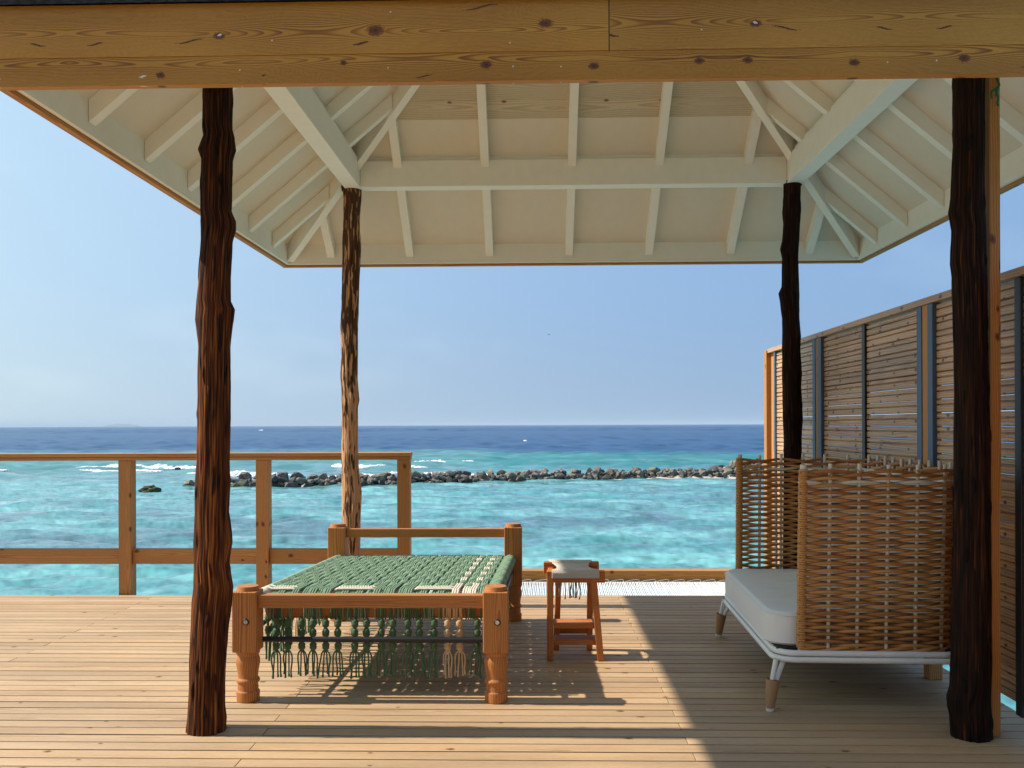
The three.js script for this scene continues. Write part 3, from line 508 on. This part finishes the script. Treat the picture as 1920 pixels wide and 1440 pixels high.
  for (let j = 0; j < NJ; j++) for (let k = 0; k < 6; k++) {
    const zo = Z0 - PZ * (j + 0.5) - (k - 2.5) * 0.0142 + (j % 3 - 1) * 0.004, p = [[sx(-1.272, zo), hs(zo) - 0.02, zo], [sx(-1.262, zo), hs(zo) + 0.008, zo], [sx(-1.235, zo), hs(zo) + 0.014, zo]];
    for (let s = 0; s <= NB * 6; s++) { const ii = s / 6 - 0.5, i0 = Math.floor(ii), x = X0 + PX * (ii + 0.5), o = mix(over(i0, j), over(i0 + 1, j), sstep(0.1, 0.9, ii - i0)); p.push([sx(x, zo), hs(zo) - 0.9 * A * o + 0.0012 * (s % 2 ? 1 : -1), zo + 0.0026 * ((s + k) % 2 ? 1 : -1) + 0.0012 * n2(x * 30, j * 5 + k)]); }
    p.push([sx(-0.2, zo), hs(zo) + 0.014, zo], [sx(-0.173, zo), hs(zo) + 0.008, zo], [sx(-0.163, zo), hs(zo) - 0.02, zo]);
    (j === 0 && (k < 2 || k > 3) ? cc : cg).push(p);
  }
  part('woven_top', cords([...lg, ...cg], R, 6), green, t, 'stuff');
  part('woven_bands', cords([...lc, ...cc], R, 6), cream, t, 'stuff', 'cream bands in the green woven top');
  // loops of cord over the inner rail
  const lp = [], lt = [], lq = [];
  for (let x = -1.205; x < -0.235; x += 0.0098) { if (n2(x * 16, 5) < -0.5) continue; const px = x + rr(-0.0015, 0.0015), q = [[px, 0.412, -4.12], [px + rr(-0.004, 0.004), 0.375, -4.127], [px + rr(-0.003, 0.003), 0.34, -4.129], [px, 0.333, -4.145]]; (x > -0.42 && x < -0.325 ? lt : rnd() < 0.4 ? lq : lp).push(q); }
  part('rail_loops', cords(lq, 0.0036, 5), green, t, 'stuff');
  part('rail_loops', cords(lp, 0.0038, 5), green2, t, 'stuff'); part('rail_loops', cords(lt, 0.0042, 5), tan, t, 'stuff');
  // macrame tassels: knots and four loose ends
  const tassel = (v) => {
    const g = [], r = mulberry(v + 70);
    for (let k = 0; k < 3; k++) {
      const s = new THREE.SphereGeometry(1, 14, 12), p = s.attributes.position;
      for (let i = 0; i < p.count; i++) { const y = p.getY(i), th = Math.atan2(p.getZ(i), p.getX(i)), b = 1 + 0.16 * Math.sin(y * 9 + th * 2) + 0.05 * Math.sin(th * 6); p.setXYZ(i, p.getX(i) * 0.0165 * b, y * 0.0228, p.getZ(i) * 0.0145 * b); }
      s.computeVertexNormals(); g.push(s.translate(0.002 * (r() - 0.5), [-0.025, -0.067, -0.126][k], 0));
    }
    g.push(cords([[[0, 0.004, 0], [0, -0.155, 0]]], 0.006, 6));
    const ends = []; for (let k = 0; k < 4; k++) { const a = [-0.021, -0.008, 0.008, 0.021][k] + 0.006 * (r() - 0.5), b = 0.02 * (r() - 0.5), l = 0.25 + 0.022 * r(), e = a * (0.75 + 0.6 * r()) + 0.012 * (r() - 0.5); ends.push(smooth([[0, -0.14, 0], [a * 0.75, -0.158, b * 0.3], [a, -0.185, b * 0.7], [e * 0.9, -l + 0.03, b], [e, -l, b * 1.2]], 14)); }
    g.push(cords(ends, (q) => (q > 0.92 ? 0.0048 : 0.0038), 6));
    return mergeGeometries(g.map((q) => { const n = q.index ? q.toNonIndexed() : q; return n; }));
  };
  const shapes = []; for (let v = 0; v < 6; v++) shapes.push(tassel(v));
  const front = [-1.165, -1.11, -1.05, -1.0, -0.94, -0.886, -0.81, -0.758, -0.69, -0.64, -0.572, -0.521, -0.455, -0.396, -0.341, -0.263];
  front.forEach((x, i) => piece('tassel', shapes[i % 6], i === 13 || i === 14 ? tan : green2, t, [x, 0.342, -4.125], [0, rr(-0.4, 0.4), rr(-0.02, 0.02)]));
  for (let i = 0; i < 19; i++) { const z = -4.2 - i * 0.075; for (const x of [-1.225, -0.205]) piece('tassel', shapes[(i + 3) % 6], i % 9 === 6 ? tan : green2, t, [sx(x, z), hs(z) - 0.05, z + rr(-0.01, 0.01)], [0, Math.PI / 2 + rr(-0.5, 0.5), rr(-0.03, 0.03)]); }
  // iron rods
  part('iron_rod', cords([[[-1.215, 0.257, -4.075], [-0.222, 0.255, -4.075]]], 0.0125, 14), M.black, t);
  part('iron_rod', cords([[[-1.25, 0.30, -4.085], [-1.21, 0.30, -5.65]]], 0.011, 12), M.black, t);
  part('iron_rod', cords([[[-0.187, 0.30, -4.085], [-0.15, 0.30, -5.65]]], 0.011, 12), M.black, t);
}

// ------------------------------------------------------------------ small stool with a woven saddle
{
  const t = thing('wooden_stool', 'small orange wooden stool with woven cream saddle seat beside the rope bed', 'stool', [0.195, 0, -4.85]);
  const bar = (A, B, w, d, name) => { const dir = new THREE.Vector3(B[0] - A[0], B[1] - A[1], B[2] - A[2]), q = new THREE.Quaternion().setFromUnitVectors(new THREE.Vector3(0, 1, 0), dir.clone().normalize()); const g = board(w, dir.length(), d, 1, T.teak, [rnd() * 3, rnd() * 3], 0.003); g.applyQuaternion(q).translate((A[0] + B[0]) / 2, (A[1] + B[1]) / 2, (A[2] + B[2]) / 2); return part(name, g, M.stool, t); };
  bar([0.070, 0.001, -4.735], [0.072, 0.43, -4.762], 0.033, 0.045, 'leg'); bar([0.327, 0.001, -4.735], [0.292, 0.43, -4.762], 0.033, 0.045, 'leg');
  bar([0.106, 0.001, -4.965], [0.122, 0.44, -4.94], 0.03, 0.045, 'leg'); bar([0.284, 0.001, -4.965], [0.288, 0.44, -4.94], 0.03, 0.045, 'leg');
  part('seat_bar', boxAt(0.055, 0.352, 0.394, 0.452, -4.785, -4.739, 0, T.teak), M.stool, t);
  part('seat_bar', boxAt(0.040, 0.333, 0.412, 0.472, -4.965, -4.92, 0, T.teak), M.stool, t);
  part('side_bar', boxAt(0.062, 0.09, 0.402, 0.444, -4.919, -4.786, 2, T.teak), M.stool, t); part('side_bar', boxAt(0.30, 0.328, 0.402, 0.444, -4.919, -4.786, 2, T.teak), M.stool, t);
  part('foot_rest', boxAt(0.09, 0.318, 0.158, 0.184, -4.865, -4.745, 0, T.teak), M.stool, t);
  part('foot_rest', boxAt(0.085, 0.325, 0.075, 0.101, -4.865, -4.742, 0, T.teak), M.stool, t);
  part('stretcher', boxAt(0.118, 0.277, 0.088, 0.13, -4.965, -4.945, 0, T.teak), M.stool, t);
  const mat = new THREE.MeshStandardMaterial({ color: new THREE.Color().setRGB(0.64, 0.56, 0.47), roughness: 0.9 });
  const paths = [], N = 42;
  for (let k = 0; k < N; k++) {
    const u = k / (N - 1) * 2 - 1, p = [], cx = (s) => mix(0.2015, 0.182, s), hw = (s) => mix(0.118, 0.112, s) * (1 - 0.30 * Math.sin(Math.PI * clamp(s)) ** 1.2);
    p.push([cx(0) + u * 0.118, 0.418, -4.734], [cx(0) + u * 0.118, 0.445, -4.733], [cx(0) + u * 0.118, 0.457, -4.745]);
    for (let i = 1; i < 24; i++) { const s = i / 24, z = mix(-4.745, -4.96, s); p.push([cx(s) + u * hw(s), mix(0.457, 0.477, s) - 0.010 * Math.sin(Math.PI * s) + 0.0026 * Math.cos(Math.PI * (i * 0.9 + k)), z]); }
    p.push([cx(1) + u * 0.112, 0.477, -4.962], [cx(1) + u * 0.112, 0.465, -4.972], [cx(1) + u * 0.112, 0.43, -4.972]);
    paths.push(p);
  }
  part('woven_seat', cords(paths, 0.0031, 5), mat, t, 'stuff');
  const hang = []; for (const x of [0.088, 0.118, 0.123, 0.152, 0.176, 0.182, 0.194, 0.205, 0.211, 0.228]) { const l = 0.285 + 0.02 * rnd(), d = rr(-0.006, 0.006); hang.push(smooth([[x, 0.42, -4.85], [x + d, 0.37, -4.85], [x - d, 0.33, -4.848], [x + d * 0.6, l, -4.85]], 10)); }
  part('loose_cords', cords(hang, (q) => (q > 0.93 ? 0.0042 : 0.0028), 6), new THREE.MeshStandardMaterial({ color: new THREE.Color().setRGB(0.42, 0.34, 0.25), roughness: 0.9 }), t);
}

// ------------------------------------------------------------------ wicker daybed and its cushion
{
  const W = 0.755, L = 1.33, at = [1.0, 0, -3.92], turn = -0.04;
  const t = thing('wicker_daybed', 'wicker daybed with high woven sides on a white tube frame', 'daybed', at); t.rotation.y = turn; base.set(t, [0, 0, 0]);
  const loop = (x0, x1, z0, z1, r, y) => { const p = []; for (const [cx, cz, a0] of [[x1 - r, z0 - r, 0], [x0 + r, z0 - r, 90], [x0 + r, z1 + r, 180], [x1 - r, z1 + r, 270]]) for (let k = 0; k <= 10; k++) { const a = (a0 + k * 9) * Math.PI / 180; p.push([cx + r * Math.cos(a), y, cz + r * Math.sin(a)]); } p.push(p[0]); return p; };
  part('tube_frame', cords([loop(0, W + 0.02, 0.01, -L - 0.01, 0.09, 0.214)], 0.0125, 12), M.frame, t);
  part('tube_frame', cords([loop(0.008, W + 0.012, 0.002, -L - 0.002, 0.085, 0.24)], 0.0125, 12), M.frame, t);
  part('seat_slats', mergeGeometries([...Array(14)].map((_, i) => new THREE.BoxGeometry(W - 0.03, 0.012, 0.06).translate(W / 2, 0.25, -0.06 - i * 0.096))), M.black, t);
  const bind = new THREE.MeshStandardMaterial({ color: new THREE.Color().setRGB(0.40, 0.22, 0.10), roughness: 0.7 });
  for (const [fx, fz, sx, sz] of [[-0.03, 0.02, 1, -1], [W + 0.04, 0.02, -1, -1], [-0.03, -L - 0.03, 1, 1], [W + 0.04, -L - 0.03, -1, 1]]) {
    const top1 = [fx + sx * 0.035, 0.214, fz + sz * 0.02], top2 = [fx + sx * 0.075, 0.214, fz + sz * 0.045], f1 = [fx + sx * 0.008, 0.03, fz + sz * 0.008];
    const leg = part('leg', cords([[top1, [fx + sx * 0.012, 0.10, fz + sz * 0.012], f1], [top2, [fx + sx * 0.03, 0.11, fz + sz * 0.02], [fx + sx * 0.012, 0.03, fz + sz * 0.01]]], 0.0105, 12), M.frame, t);
    const wind = []; for (let i = 0; i <= 150; i++) { const q = i / 150; wind.push([fx + sx * mix(0.006, 0.021, q), mix(0.014, 0.128, q), fz + sz * mix(0.006, 0.016, q)]); }
    part('rattan_binding', cords([wind], (q) => mix(0.0165, 0.027, q) + 0.0036 * Math.abs(Math.sin(q * Math.PI * 12)), 18), bind, leg);
    part('foot_tip', new THREE.CylinderGeometry(0.0175, 0.016, 0.013, 18).translate(fx + sx * 0.006, 0.0075, fz + sz * 0.006), M.frame, leg);
  }
  // the woven wall: a path round three sides
  const rc = 0.14, xs = 0.105, segs = [], P = [];
  const push = (x, z, nx, nz) => P.push([x, z, nx, nz]);
  for (let i = 0; i <= 40; i++) push(mix(xs, W - rc, i / 40), -0.02, 0, 1);
  for (let i = 1; i <= 20; i++) { const a = Math.PI / 2 * (1 - i / 20); push(W - rc + rc * Math.cos(a), -0.02 - rc + rc * Math.sin(a), Math.cos(a), Math.sin(a)); }
  for (let i = 1; i <= 60; i++) push(W, mix(-0.02 - rc, -L + 0.02 + rc, i / 60), 1, 0);
  for (let i = 1; i <= 20; i++) { const a = -Math.PI / 2 * (i / 20); push(W - rc + rc * Math.cos(a), -L + 0.02 + rc + rc * Math.sin(a), Math.cos(a), Math.sin(a)); }
  for (let i = 1; i <= 40; i++) push(mix(W - rc, xs - 0.03, i / 40), -L + 0.02, 0, -1);
  const S = [0]; for (let i = 1; i < P.length; i++) S.push(S[i - 1] + Math.hypot(P[i][0] - P[i - 1][0], P[i][1] - P[i - 1][1]));
  const total = S[S.length - 1], NSt = Math.round(total / 0.118), gap = total / NSt;
  const atS = (s) => { let k = 0; while (k < S.length - 2 && S[k + 1] < s) k++; const q = clamp((s - S[k]) / (S[k + 1] - S[k]), -2, 2); return P[k].map((v, c) => mix(v, P[k + 1][c], q)); };
  const lean = (y) => 0.022 * (y - 0.25) / 0.75;
  const onWall = (s, y, off) => { const [x, z, nx, nz] = atS(s), l = lean(y); return [x + nx * (off + l * 0.6) + 0.4 * l, y, z + nz * (off + l * 0.6)]; };
  const tones = [[0.47, 0.215, 0.062], [0.40, 0.17, 0.048], [0.52, 0.26, 0.085], [0.35, 0.145, 0.042], [0.45, 0.22, 0.07]].map((c) => new THREE.MeshPhysicalMaterial({ color: new THREE.Color().setRGB(...c), roughness: 0.48, specularIntensity: 0.7 }));
  const paleR = new THREE.MeshStandardMaterial({ color: new THREE.Color().setRGB(0.60, 0.53, 0.42), roughness: 0.6 }), stakeM = new THREE.MeshStandardMaterial({ color: new THREE.Color().setRGB(0.62, 0.57, 0.48), roughness: 0.55 });
  const Y0 = 0.262, Y1 = 1.005, NR = 50, PR = (Y1 - Y0) / NR;
  for (let k = 0; k <= NSt; k++) { const end = k === 0 || k === NSt, r = end ? 0.0135 : 0.0082; part('stake', cords([[onWall(k * gap + (k === 0 ? 0.008 : k === NSt ? -0.008 : 0), 0.235, 0), onWall(k * gap + (k === 0 ? 0.008 : k === NSt ? -0.008 : 0), 1.03 + rr(-0.004, 0.004), 0)]], r, 10), stakeM, t); }
  for (let j = 0; j < NR; j++) {
    const y = Y0 + (j + 0.5) * PR, p = [], n = NSt * 8, ph = (j % 2) * Math.PI;
    const wob = rr(0, 50);
    for (let i = 0; i <= n; i++) { const s = i / n * total, w = i / 8, end = Math.min(i, n - i); const env = end < 6 ? 0.5 + 0.5 * end / 6 : 1; p.push(onWall(s, y + 0.0016 * n2(w * 0.6, wob) + 0.005 * Math.cos(Math.PI * w + ph), env * 0.0135 * Math.cos(Math.PI * w + ph) + (end < 6 ? 0.003 : 0))); }
    // turned back round the end stakes
    const a0 = onWall(-0.006, y, 0.0), a1 = onWall(0.0, y, -0.0135 * Math.cos(ph)); p.unshift(a1, a0);
    const b0 = onWall(total + 0.006, y, 0), b1 = onWall(total, y, -0.0135 * Math.cos(Math.PI * NSt + ph)); p.push(b0, b1);
    part('rattan_strand', cords([p], 0.0073 + rr(-0.0006, 0.0005), 8), j === NR - 4 ? paleR : tones[Math.floor(rnd() * 5)], t, null, j === NR - 4 ? 'pale strand near the top' : undefined);
  }
  for (let j = 0; j < 3; j++) { const p = [], n = NSt * 8; for (let i = 0; i <= n; i++) { const w = i / 8; p.push(onWall(i / n * total, 0.252 + 0.010 * Math.sin(w * Math.PI * 0.66 + j * 2.1), 0.012 * Math.cos(w * Math.PI * 0.66 + j * 2.1))); } part('border_strand', cords([p], 0.0085, 8), tones[j], t); }
  { // white cloth lining inside the near side and the back
    const pos = [], idx = [], n = 90, sMax = total * 0.72; for (let i = 0; i <= n; i++) for (const y of [0.27, 0.955]) pos.push(...onWall(0.03 + (sMax - 0.03) * i / n, y, -0.026 - 0.003 * n2(i * 0.3, y)));
    for (let i = 0; i < n; i++) { const a = i * 2; idx.push(a, a + 2, a + 1, a + 1, a + 2, a + 3); }
    const lg = new THREE.BufferGeometry(); lg.setAttribute('position', new THREE.Float32BufferAttribute(pos, 3)); lg.setIndex(idx); lg.computeVertexNormals();
    part('lining', lg, new THREE.MeshPhysicalMaterial({ color: new THREE.Color().setRGB(0.86, 0.84, 0.8), roughness: 1, transmission: 0.5, thickness: 0, side: THREE.DoubleSide }), t);
  }
  const ends = []; for (const s of [0, total]) for (let y = Y0; y < Y1 + 0.005; y += 0.0095) { const p = []; for (let k = 0; k <= 12; k++) { const a = k / 12 * 2 * Math.PI, q = onWall(s + (s ? -0.008 : 0.008) + 0.0155 * Math.cos(a), y + 0.004 * k / 12, 0.0165 * Math.sin(a)); p.push(q); } ends.push(p); }
  part('end_wrapping', cords(ends, 0.0052, 5), tones[2], t, 'stuff');
  const ties = []; for (let k = 1; k < NSt; k++) for (const d of [-1, 1]) { const p = []; for (let q = 0; q <= 6; q++) { const a = (q / 6 - 0.5) * 2; p.push(onWall(k * gap + d * a * 0.012, 0.994 + a * 0.013, 0.0215)); } ties.push(p); }
  part('tie', cords(ties, 0.0024, 5), tones[3], t, 'stuff');

  const c = thing('seat_cushion', 'thick white cushion lying on the wicker daybed', 'cushion', at); c.rotation.y = turn; base.set(c, [0, 0, 0]);
  const hx = 0.35, hz = 0.61, hy = 0.072, R = 0.10, e = 0.016, g = new THREE.BoxGeometry(2, 2, 2, 80, 16, 130), p = g.attributes.position, uv = g.attributes.uv;
  for (let i = 0; i < p.count; i++) {
    const u = p.getX(i), v = p.getZ(i), w = p.getY(i), y = w * hy, dy = hy - Math.abs(y), shr = dy < e ? e - Math.sqrt(Math.max(0, e * e - (e - dy) * (e - dy))) : 0;
    const a = hx - shr, b = hz - shr, r = R - shr * 0.5; let X = u * a, Z = v * b; const ix = a - r, iz = b - r;
    if (Math.abs(X) > ix && Math.abs(Z) > iz) { const dx = Math.abs(X) - ix, dz = Math.abs(Z) - iz, m = Math.max(dx, dz), l = Math.hypot(dx, dz) || 1; X = Math.sign(X) * (ix + dx * m / l); Z = Math.sign(Z) * (iz + dz * m / l); }
    const inner = (1 - u ** 6) * (1 - v ** 6);
    let Y = y + (w > 0.99 ? inner * 0.007 : 0);
    if (w > 0.9) Y += inner * (0.0042 * n2(X * 2.5, Z * 22) + 0.0026 * n2(X * 5 + 4, Z * 50));
    const side = Math.abs(w) < 0.9 ? 0.0025 * n2(X * 8 + Z * 8, y * 10) : 0;
    p.setXYZ(i, X * (1 + side), Y, Z * (1 + side)); uv.setXY(i, (X + Y) * 3, (Z + Y) * 3);
  }
  g.computeVertexNormals();
  const weave = dataTex(256, 256, (x, y) => { const q = 128 + 60 * Math.sin(x * Math.PI / 2) * Math.sin(y * Math.PI / 2) + 25 * n2(x * 0.1, y * 0.1); return [q, q, q]; }, false); weave.wrapS = weave.wrapT = THREE.RepeatWrapping; weave.repeat.set(2, 2);
  const fab = new THREE.MeshPhysicalMaterial({ color: new THREE.Color().setRGB(0.76, 0.75, 0.73), roughness: 0.95, sheen: 0.3, bumpMap: weave, bumpScale: 0.0006 });
  part('cover', g.translate(0.335, 0.328, -L / 2 + 0.01), fab, c);
  const pip = []; for (const y of [0.386, 0.271]) { const q = loop(0.335 - hx - 0.0005, 0.335 + hx + 0.0005, -L / 2 + 0.01 + hz + 0.0005, -L / 2 + 0.01 - hz - 0.0005, R, y); pip.push(q); }
  part('piping', cords(pip, 0.0028, 6), fab, c);
}
// ------------------------------------------------------------------ stone breakwater, single rocks, surf, bird
{
  const rockTex = dataTex(256, 256, (x, y) => { const v = 150 + 45 * n2(x * 0.03, y * 0.03) + 30 * n2(x * 0.1, y * 0.1) + 22 * n2(x * 0.35, y * 0.35); return [v, v * 0.97, v * 0.92]; });
  const shape = (v) => { const r = mulberry(300 + v), pts = []; for (let i = 0; i < 15 + v; i++) { const a = r() * 6.283, c = r() * 2 - 1, s = Math.sqrt(1 - c * c), q = 0.85 + 0.3 * r(); pts.push(new THREE.Vector3(s * Math.cos(a) * q, c * q * (0.62 + 0.2 * r()), s * Math.sin(a) * q * 0.85)); } const g = new ConvexGeometry(pts), p = g.attributes.position, uv = []; for (let i = 0; i < p.count; i++) uv.push(p.getX(i) * 0.6 + p.getZ(i) * 0.5 + v * 0.3, p.getY(i) * 0.7 + p.getZ(i) * 0.2); g.setAttribute('uv', new THREE.Float32BufferAttribute(uv, 2)); return g; };
  const shapes = []; for (let v = 0; v < 12; v++) shapes.push(shape(v));
  const rm = (r, g, b, ro = 0.9) => new THREE.MeshStandardMaterial({ map: rockTex, color: new THREE.Color().setRGB(r, g, b), roughness: ro });
  const dry = [rm(0.62, 0.57, 0.5), rm(0.46, 0.43, 0.41), rm(0.72, 0.62, 0.48), rm(0.3, 0.3, 0.3), rm(0.56, 0.5, 0.41)], wet = [rm(0.09, 0.09, 0.085, 0.5), rm(0.14, 0.135, 0.11, 0.5), rm(0.16, 0.17, 0.09, 0.6), rm(0.22, 0.2, 0.17, 0.6)];
  const t = thing('stone_breakwater', 'long low breakwater of grey boulders across the lagoon', 'breakwater', [0, SEA, -43]);
  const line = (s) => { const x = mix(-14.7, 15.5, s); return [x, mix(-39.0, -47.6, s) + 0.5 * Math.sin(s * 9)]; };
  const N = 98; let count = 0;
  for (let i = 0; i < N; i++) {
    const s = (i + 0.5) / N, [x, z] = line(s), big = s < 0.14 ? 1.25 : 1, tall = sstep(0.74, 0.9, s);
    const tiers = [[0.03, 0.1, wet, 0.205], [0.18, -0.12, null, 0.2], [0.33, -0.42, dry, 0.19]];
    if (tall > 0.1) tiers.push([0.32 + 0.22 * tall, -0.8, dry, 0.22], [0.34 + 0.42 * tall, -1.25, dry, 0.22]);
    if (s < 0.05) tiers.length = 2;
    for (const [y, dz, set, r] of tiers) {
      if (count >= 300) break;
      const q = r * big * rr(0.7, 1.55), m = set || (rnd() < 0.35 ? wet : dry), o = piece('rock', shapes[Math.floor(rnd() * 12)], m[Math.floor(rnd() * m.length)], t, [x + rr(-0.2, 0.2), SEA + y * (s < 0.05 ? 0.6 : 1) + rr(-0.05, 0.05), z + dz + rr(-0.12, 0.12)], [rr(-0.6, 0.6), rr(0, 6.28), rr(-0.5, 0.5)]);
      o.scale.set(q * rr(0.85, 1.3), q * rr(0.8, 1.1), q); count++;
    }
  }
  { const p = []; for (let i = 0; i <= 60; i++) { const [x, z] = line(0.06 + 0.94 * i / 60); p.push([x, SEA - 0.02, z - 0.55]); } part('rubble_core', cords([p], (q) => 0.27 + 0.34 * sstep(0.72, 0.9, q), 9), wet[0], t); }
  const fill = []; for (let i = 0; i < 260; i++) { const s = rnd(), [x, z] = line(s), q = rr(0.08, 0.15), u = rnd(), g = shapes[Math.floor(rnd() * 12)].clone(); g.rotateX(rr(-1, 1)).rotateY(rr(0, 6.28)).scale(q * rr(0.9, 1.4), q, q).translate(x + rr(-0.2, 0.2), SEA + 0.02 + 0.36 * u * sstep(0, 0.06, s), z + 0.24 - 0.5 * u); fill.push(g); }
  part('small_stones', mergeGeometries(fill), dry[0], t, 'stuff');
  const lone = (x, z, s, m, label) => { const g = new THREE.IcosahedronGeometry(1, 4), p = g.attributes.position; for (let i = 0; i < p.count; i++) { const X = p.getX(i), Y = p.getY(i), Z = p.getZ(i), q = 1 + 0.25 * n3(X * 1.3, Y * 1.3, Z * 1.3 + x) + 0.16 * n3(X * 3, Y * 3, Z * 3 + x) + 0.08 * n3(X * 8, Y * 8, Z * 8); p.setXYZ(i, X * q, Y * q * 0.62, Z * q); } g.computeVertexNormals(); const o = sh(new THREE.Mesh(g, m)); o.scale.setScalar(s); o.position.set(x, SEA + 0.05 * s, z); o.name = numbered('boulder'); scene.add(o); tag(o, label, 'boulder'); };
  lone(-15.35, -36.6, 0.36, rm(0.22, 0.23, 0.08), 'mossy boulder standing alone in the water left of the breakwater');
  lone(-21.6, -55.5, 0.17, rm(0.1, 0.1, 0.1), 'small dark boulder awash beside the white surf behind the railing');
  // breaking surf
  const foam = new THREE.MeshStandardMaterial({ color: new THREE.Color().setRGB(0.86, 0.87, 0.87), roughness: 0.8 }), geos = [];
  const strip = (x0, x1, z, h, w, seed) => {
    const nx = Math.ceil((x1 - x0) / 0.05), nz = 12, g = new THREE.PlaneGeometry(x1 - x0, w, nx, nz).rotateX(-Math.PI / 2), p = g.attributes.position;
    for (let i = 0; i < p.count; i++) { const x = p.getX(i), q = p.getZ(i) / w * 2, u = x / (x1 - x0) * 2, end = 1 - Math.abs(u) ** 3, k = 0.72 + 0.5 * n2(x * 0.5 + seed, seed) + 0.35 * n2(x * 2.2, q * 2 + seed); p.setY(i, h * clamp(end * k, -0.2, 1.6) * Math.pow(Math.max(0, 1 - q * q), 0.7) + 0.045 * n2(x * 6, q * 5 + seed) + 0.02); p.setZ(i, p.getZ(i) + 0.5 * n2(x * 0.15, seed) + 0.1 * n2(x * 1.3, seed + 2)); }
    g.computeVertexNormals(); geos.push(g.translate((x0 + x1) / 2, SEA, z));
  };
  strip(-28.5, -20.4, -56.5, 0.26, 0.9, 1); strip(-27, -21.5, -52.5, 0.13, 0.7, 2); strip(-38, -31.5, -54.5, 0.14, 0.8, 3);
  strip(-18.9, -14.8, -49.8, 0.2, 0.8, 5); strip(-13.8, -8.6, -56.5, 0.24, 0.9, 6); strip(-8.2, -6.6, -56.5, 0.16, 0.7, 7); strip(-17, -12.5, -47.5, 0.16, 0.7, 8); strip(-10.5, -2.0, -47.0, 0.2, 0.7, 9); strip(-8.6, -6.1, -64, 0.2, 0.7, 10); strip(-5.5, -4.2, -64.5, 0.12, 0.6, 11); strip(-3.2, -1.2, -46, 0.16, 0.5, 12);
  const r = mulberry(5); for (let i = 0; i < 6; i++) { const D = 140 + 700 * r() * r(), x = (r() * 1.3 - 0.62) * D * 0.9, l = (0.4 + 0.9 * r()) * D / 150; strip(x, x + l, -D, 0.16 * D / 200 + 0.06, 0.6, i + 30); }
  const f = sh(new THREE.Mesh(mergeGeometries(geos), foam)); f.name = 'surf_foam'; scene.add(f); tag(f, 'white surf breaking over the reef behind the breakwater', 'foam', null, 'stuff');
  // a bird far out
  const b = [new THREE.SphereGeometry(0.05, 12, 8).scale(1.8, 0.7, 0.7)];
  for (const s of [-1, 1]) { const q = new THREE.BufferGeometry(); q.setAttribute('position', new THREE.Float32BufferAttribute([0.04, 0.02, 0, -0.05, 0.02, 0, 0.02, 0.075, s * 0.13, 0.02, 0.075, s * 0.13, -0.05, 0.02, 0, -0.05, 0.07, s * 0.13, 0.02, 0.075, s * 0.13, -0.05, 0.07, s * 0.13, -0.05, 0.05, s * 0.27], 3)); q.computeVertexNormals(); q.setAttribute('uv', new THREE.Float32BufferAttribute(new Float32Array(18), 2)); b.push(q); }
  const bird = sh(new THREE.Mesh(mergeGeometries(b.map((q) => (q.index ? q.toNonIndexed() : q))), new THREE.MeshStandardMaterial({ color: new THREE.Color().setRGB(0.05, 0.05, 0.05), roughness: 0.9, side: THREE.DoubleSide }))); bird.name = 'bird'; bird.rotation.y = 0.5; bird.position.set(2.1, EYE + 13.8, -142); bird.scale.setScalar(1.4); scene.add(bird);
  tag(bird, 'small dark bird flying high over the sea', 'bird');
}
scene.fog = new THREE.FogExp2(new THREE.Color().setRGB(0.62, 0.74, 0.86), 0.00012);
renderer.render(scene, camera);
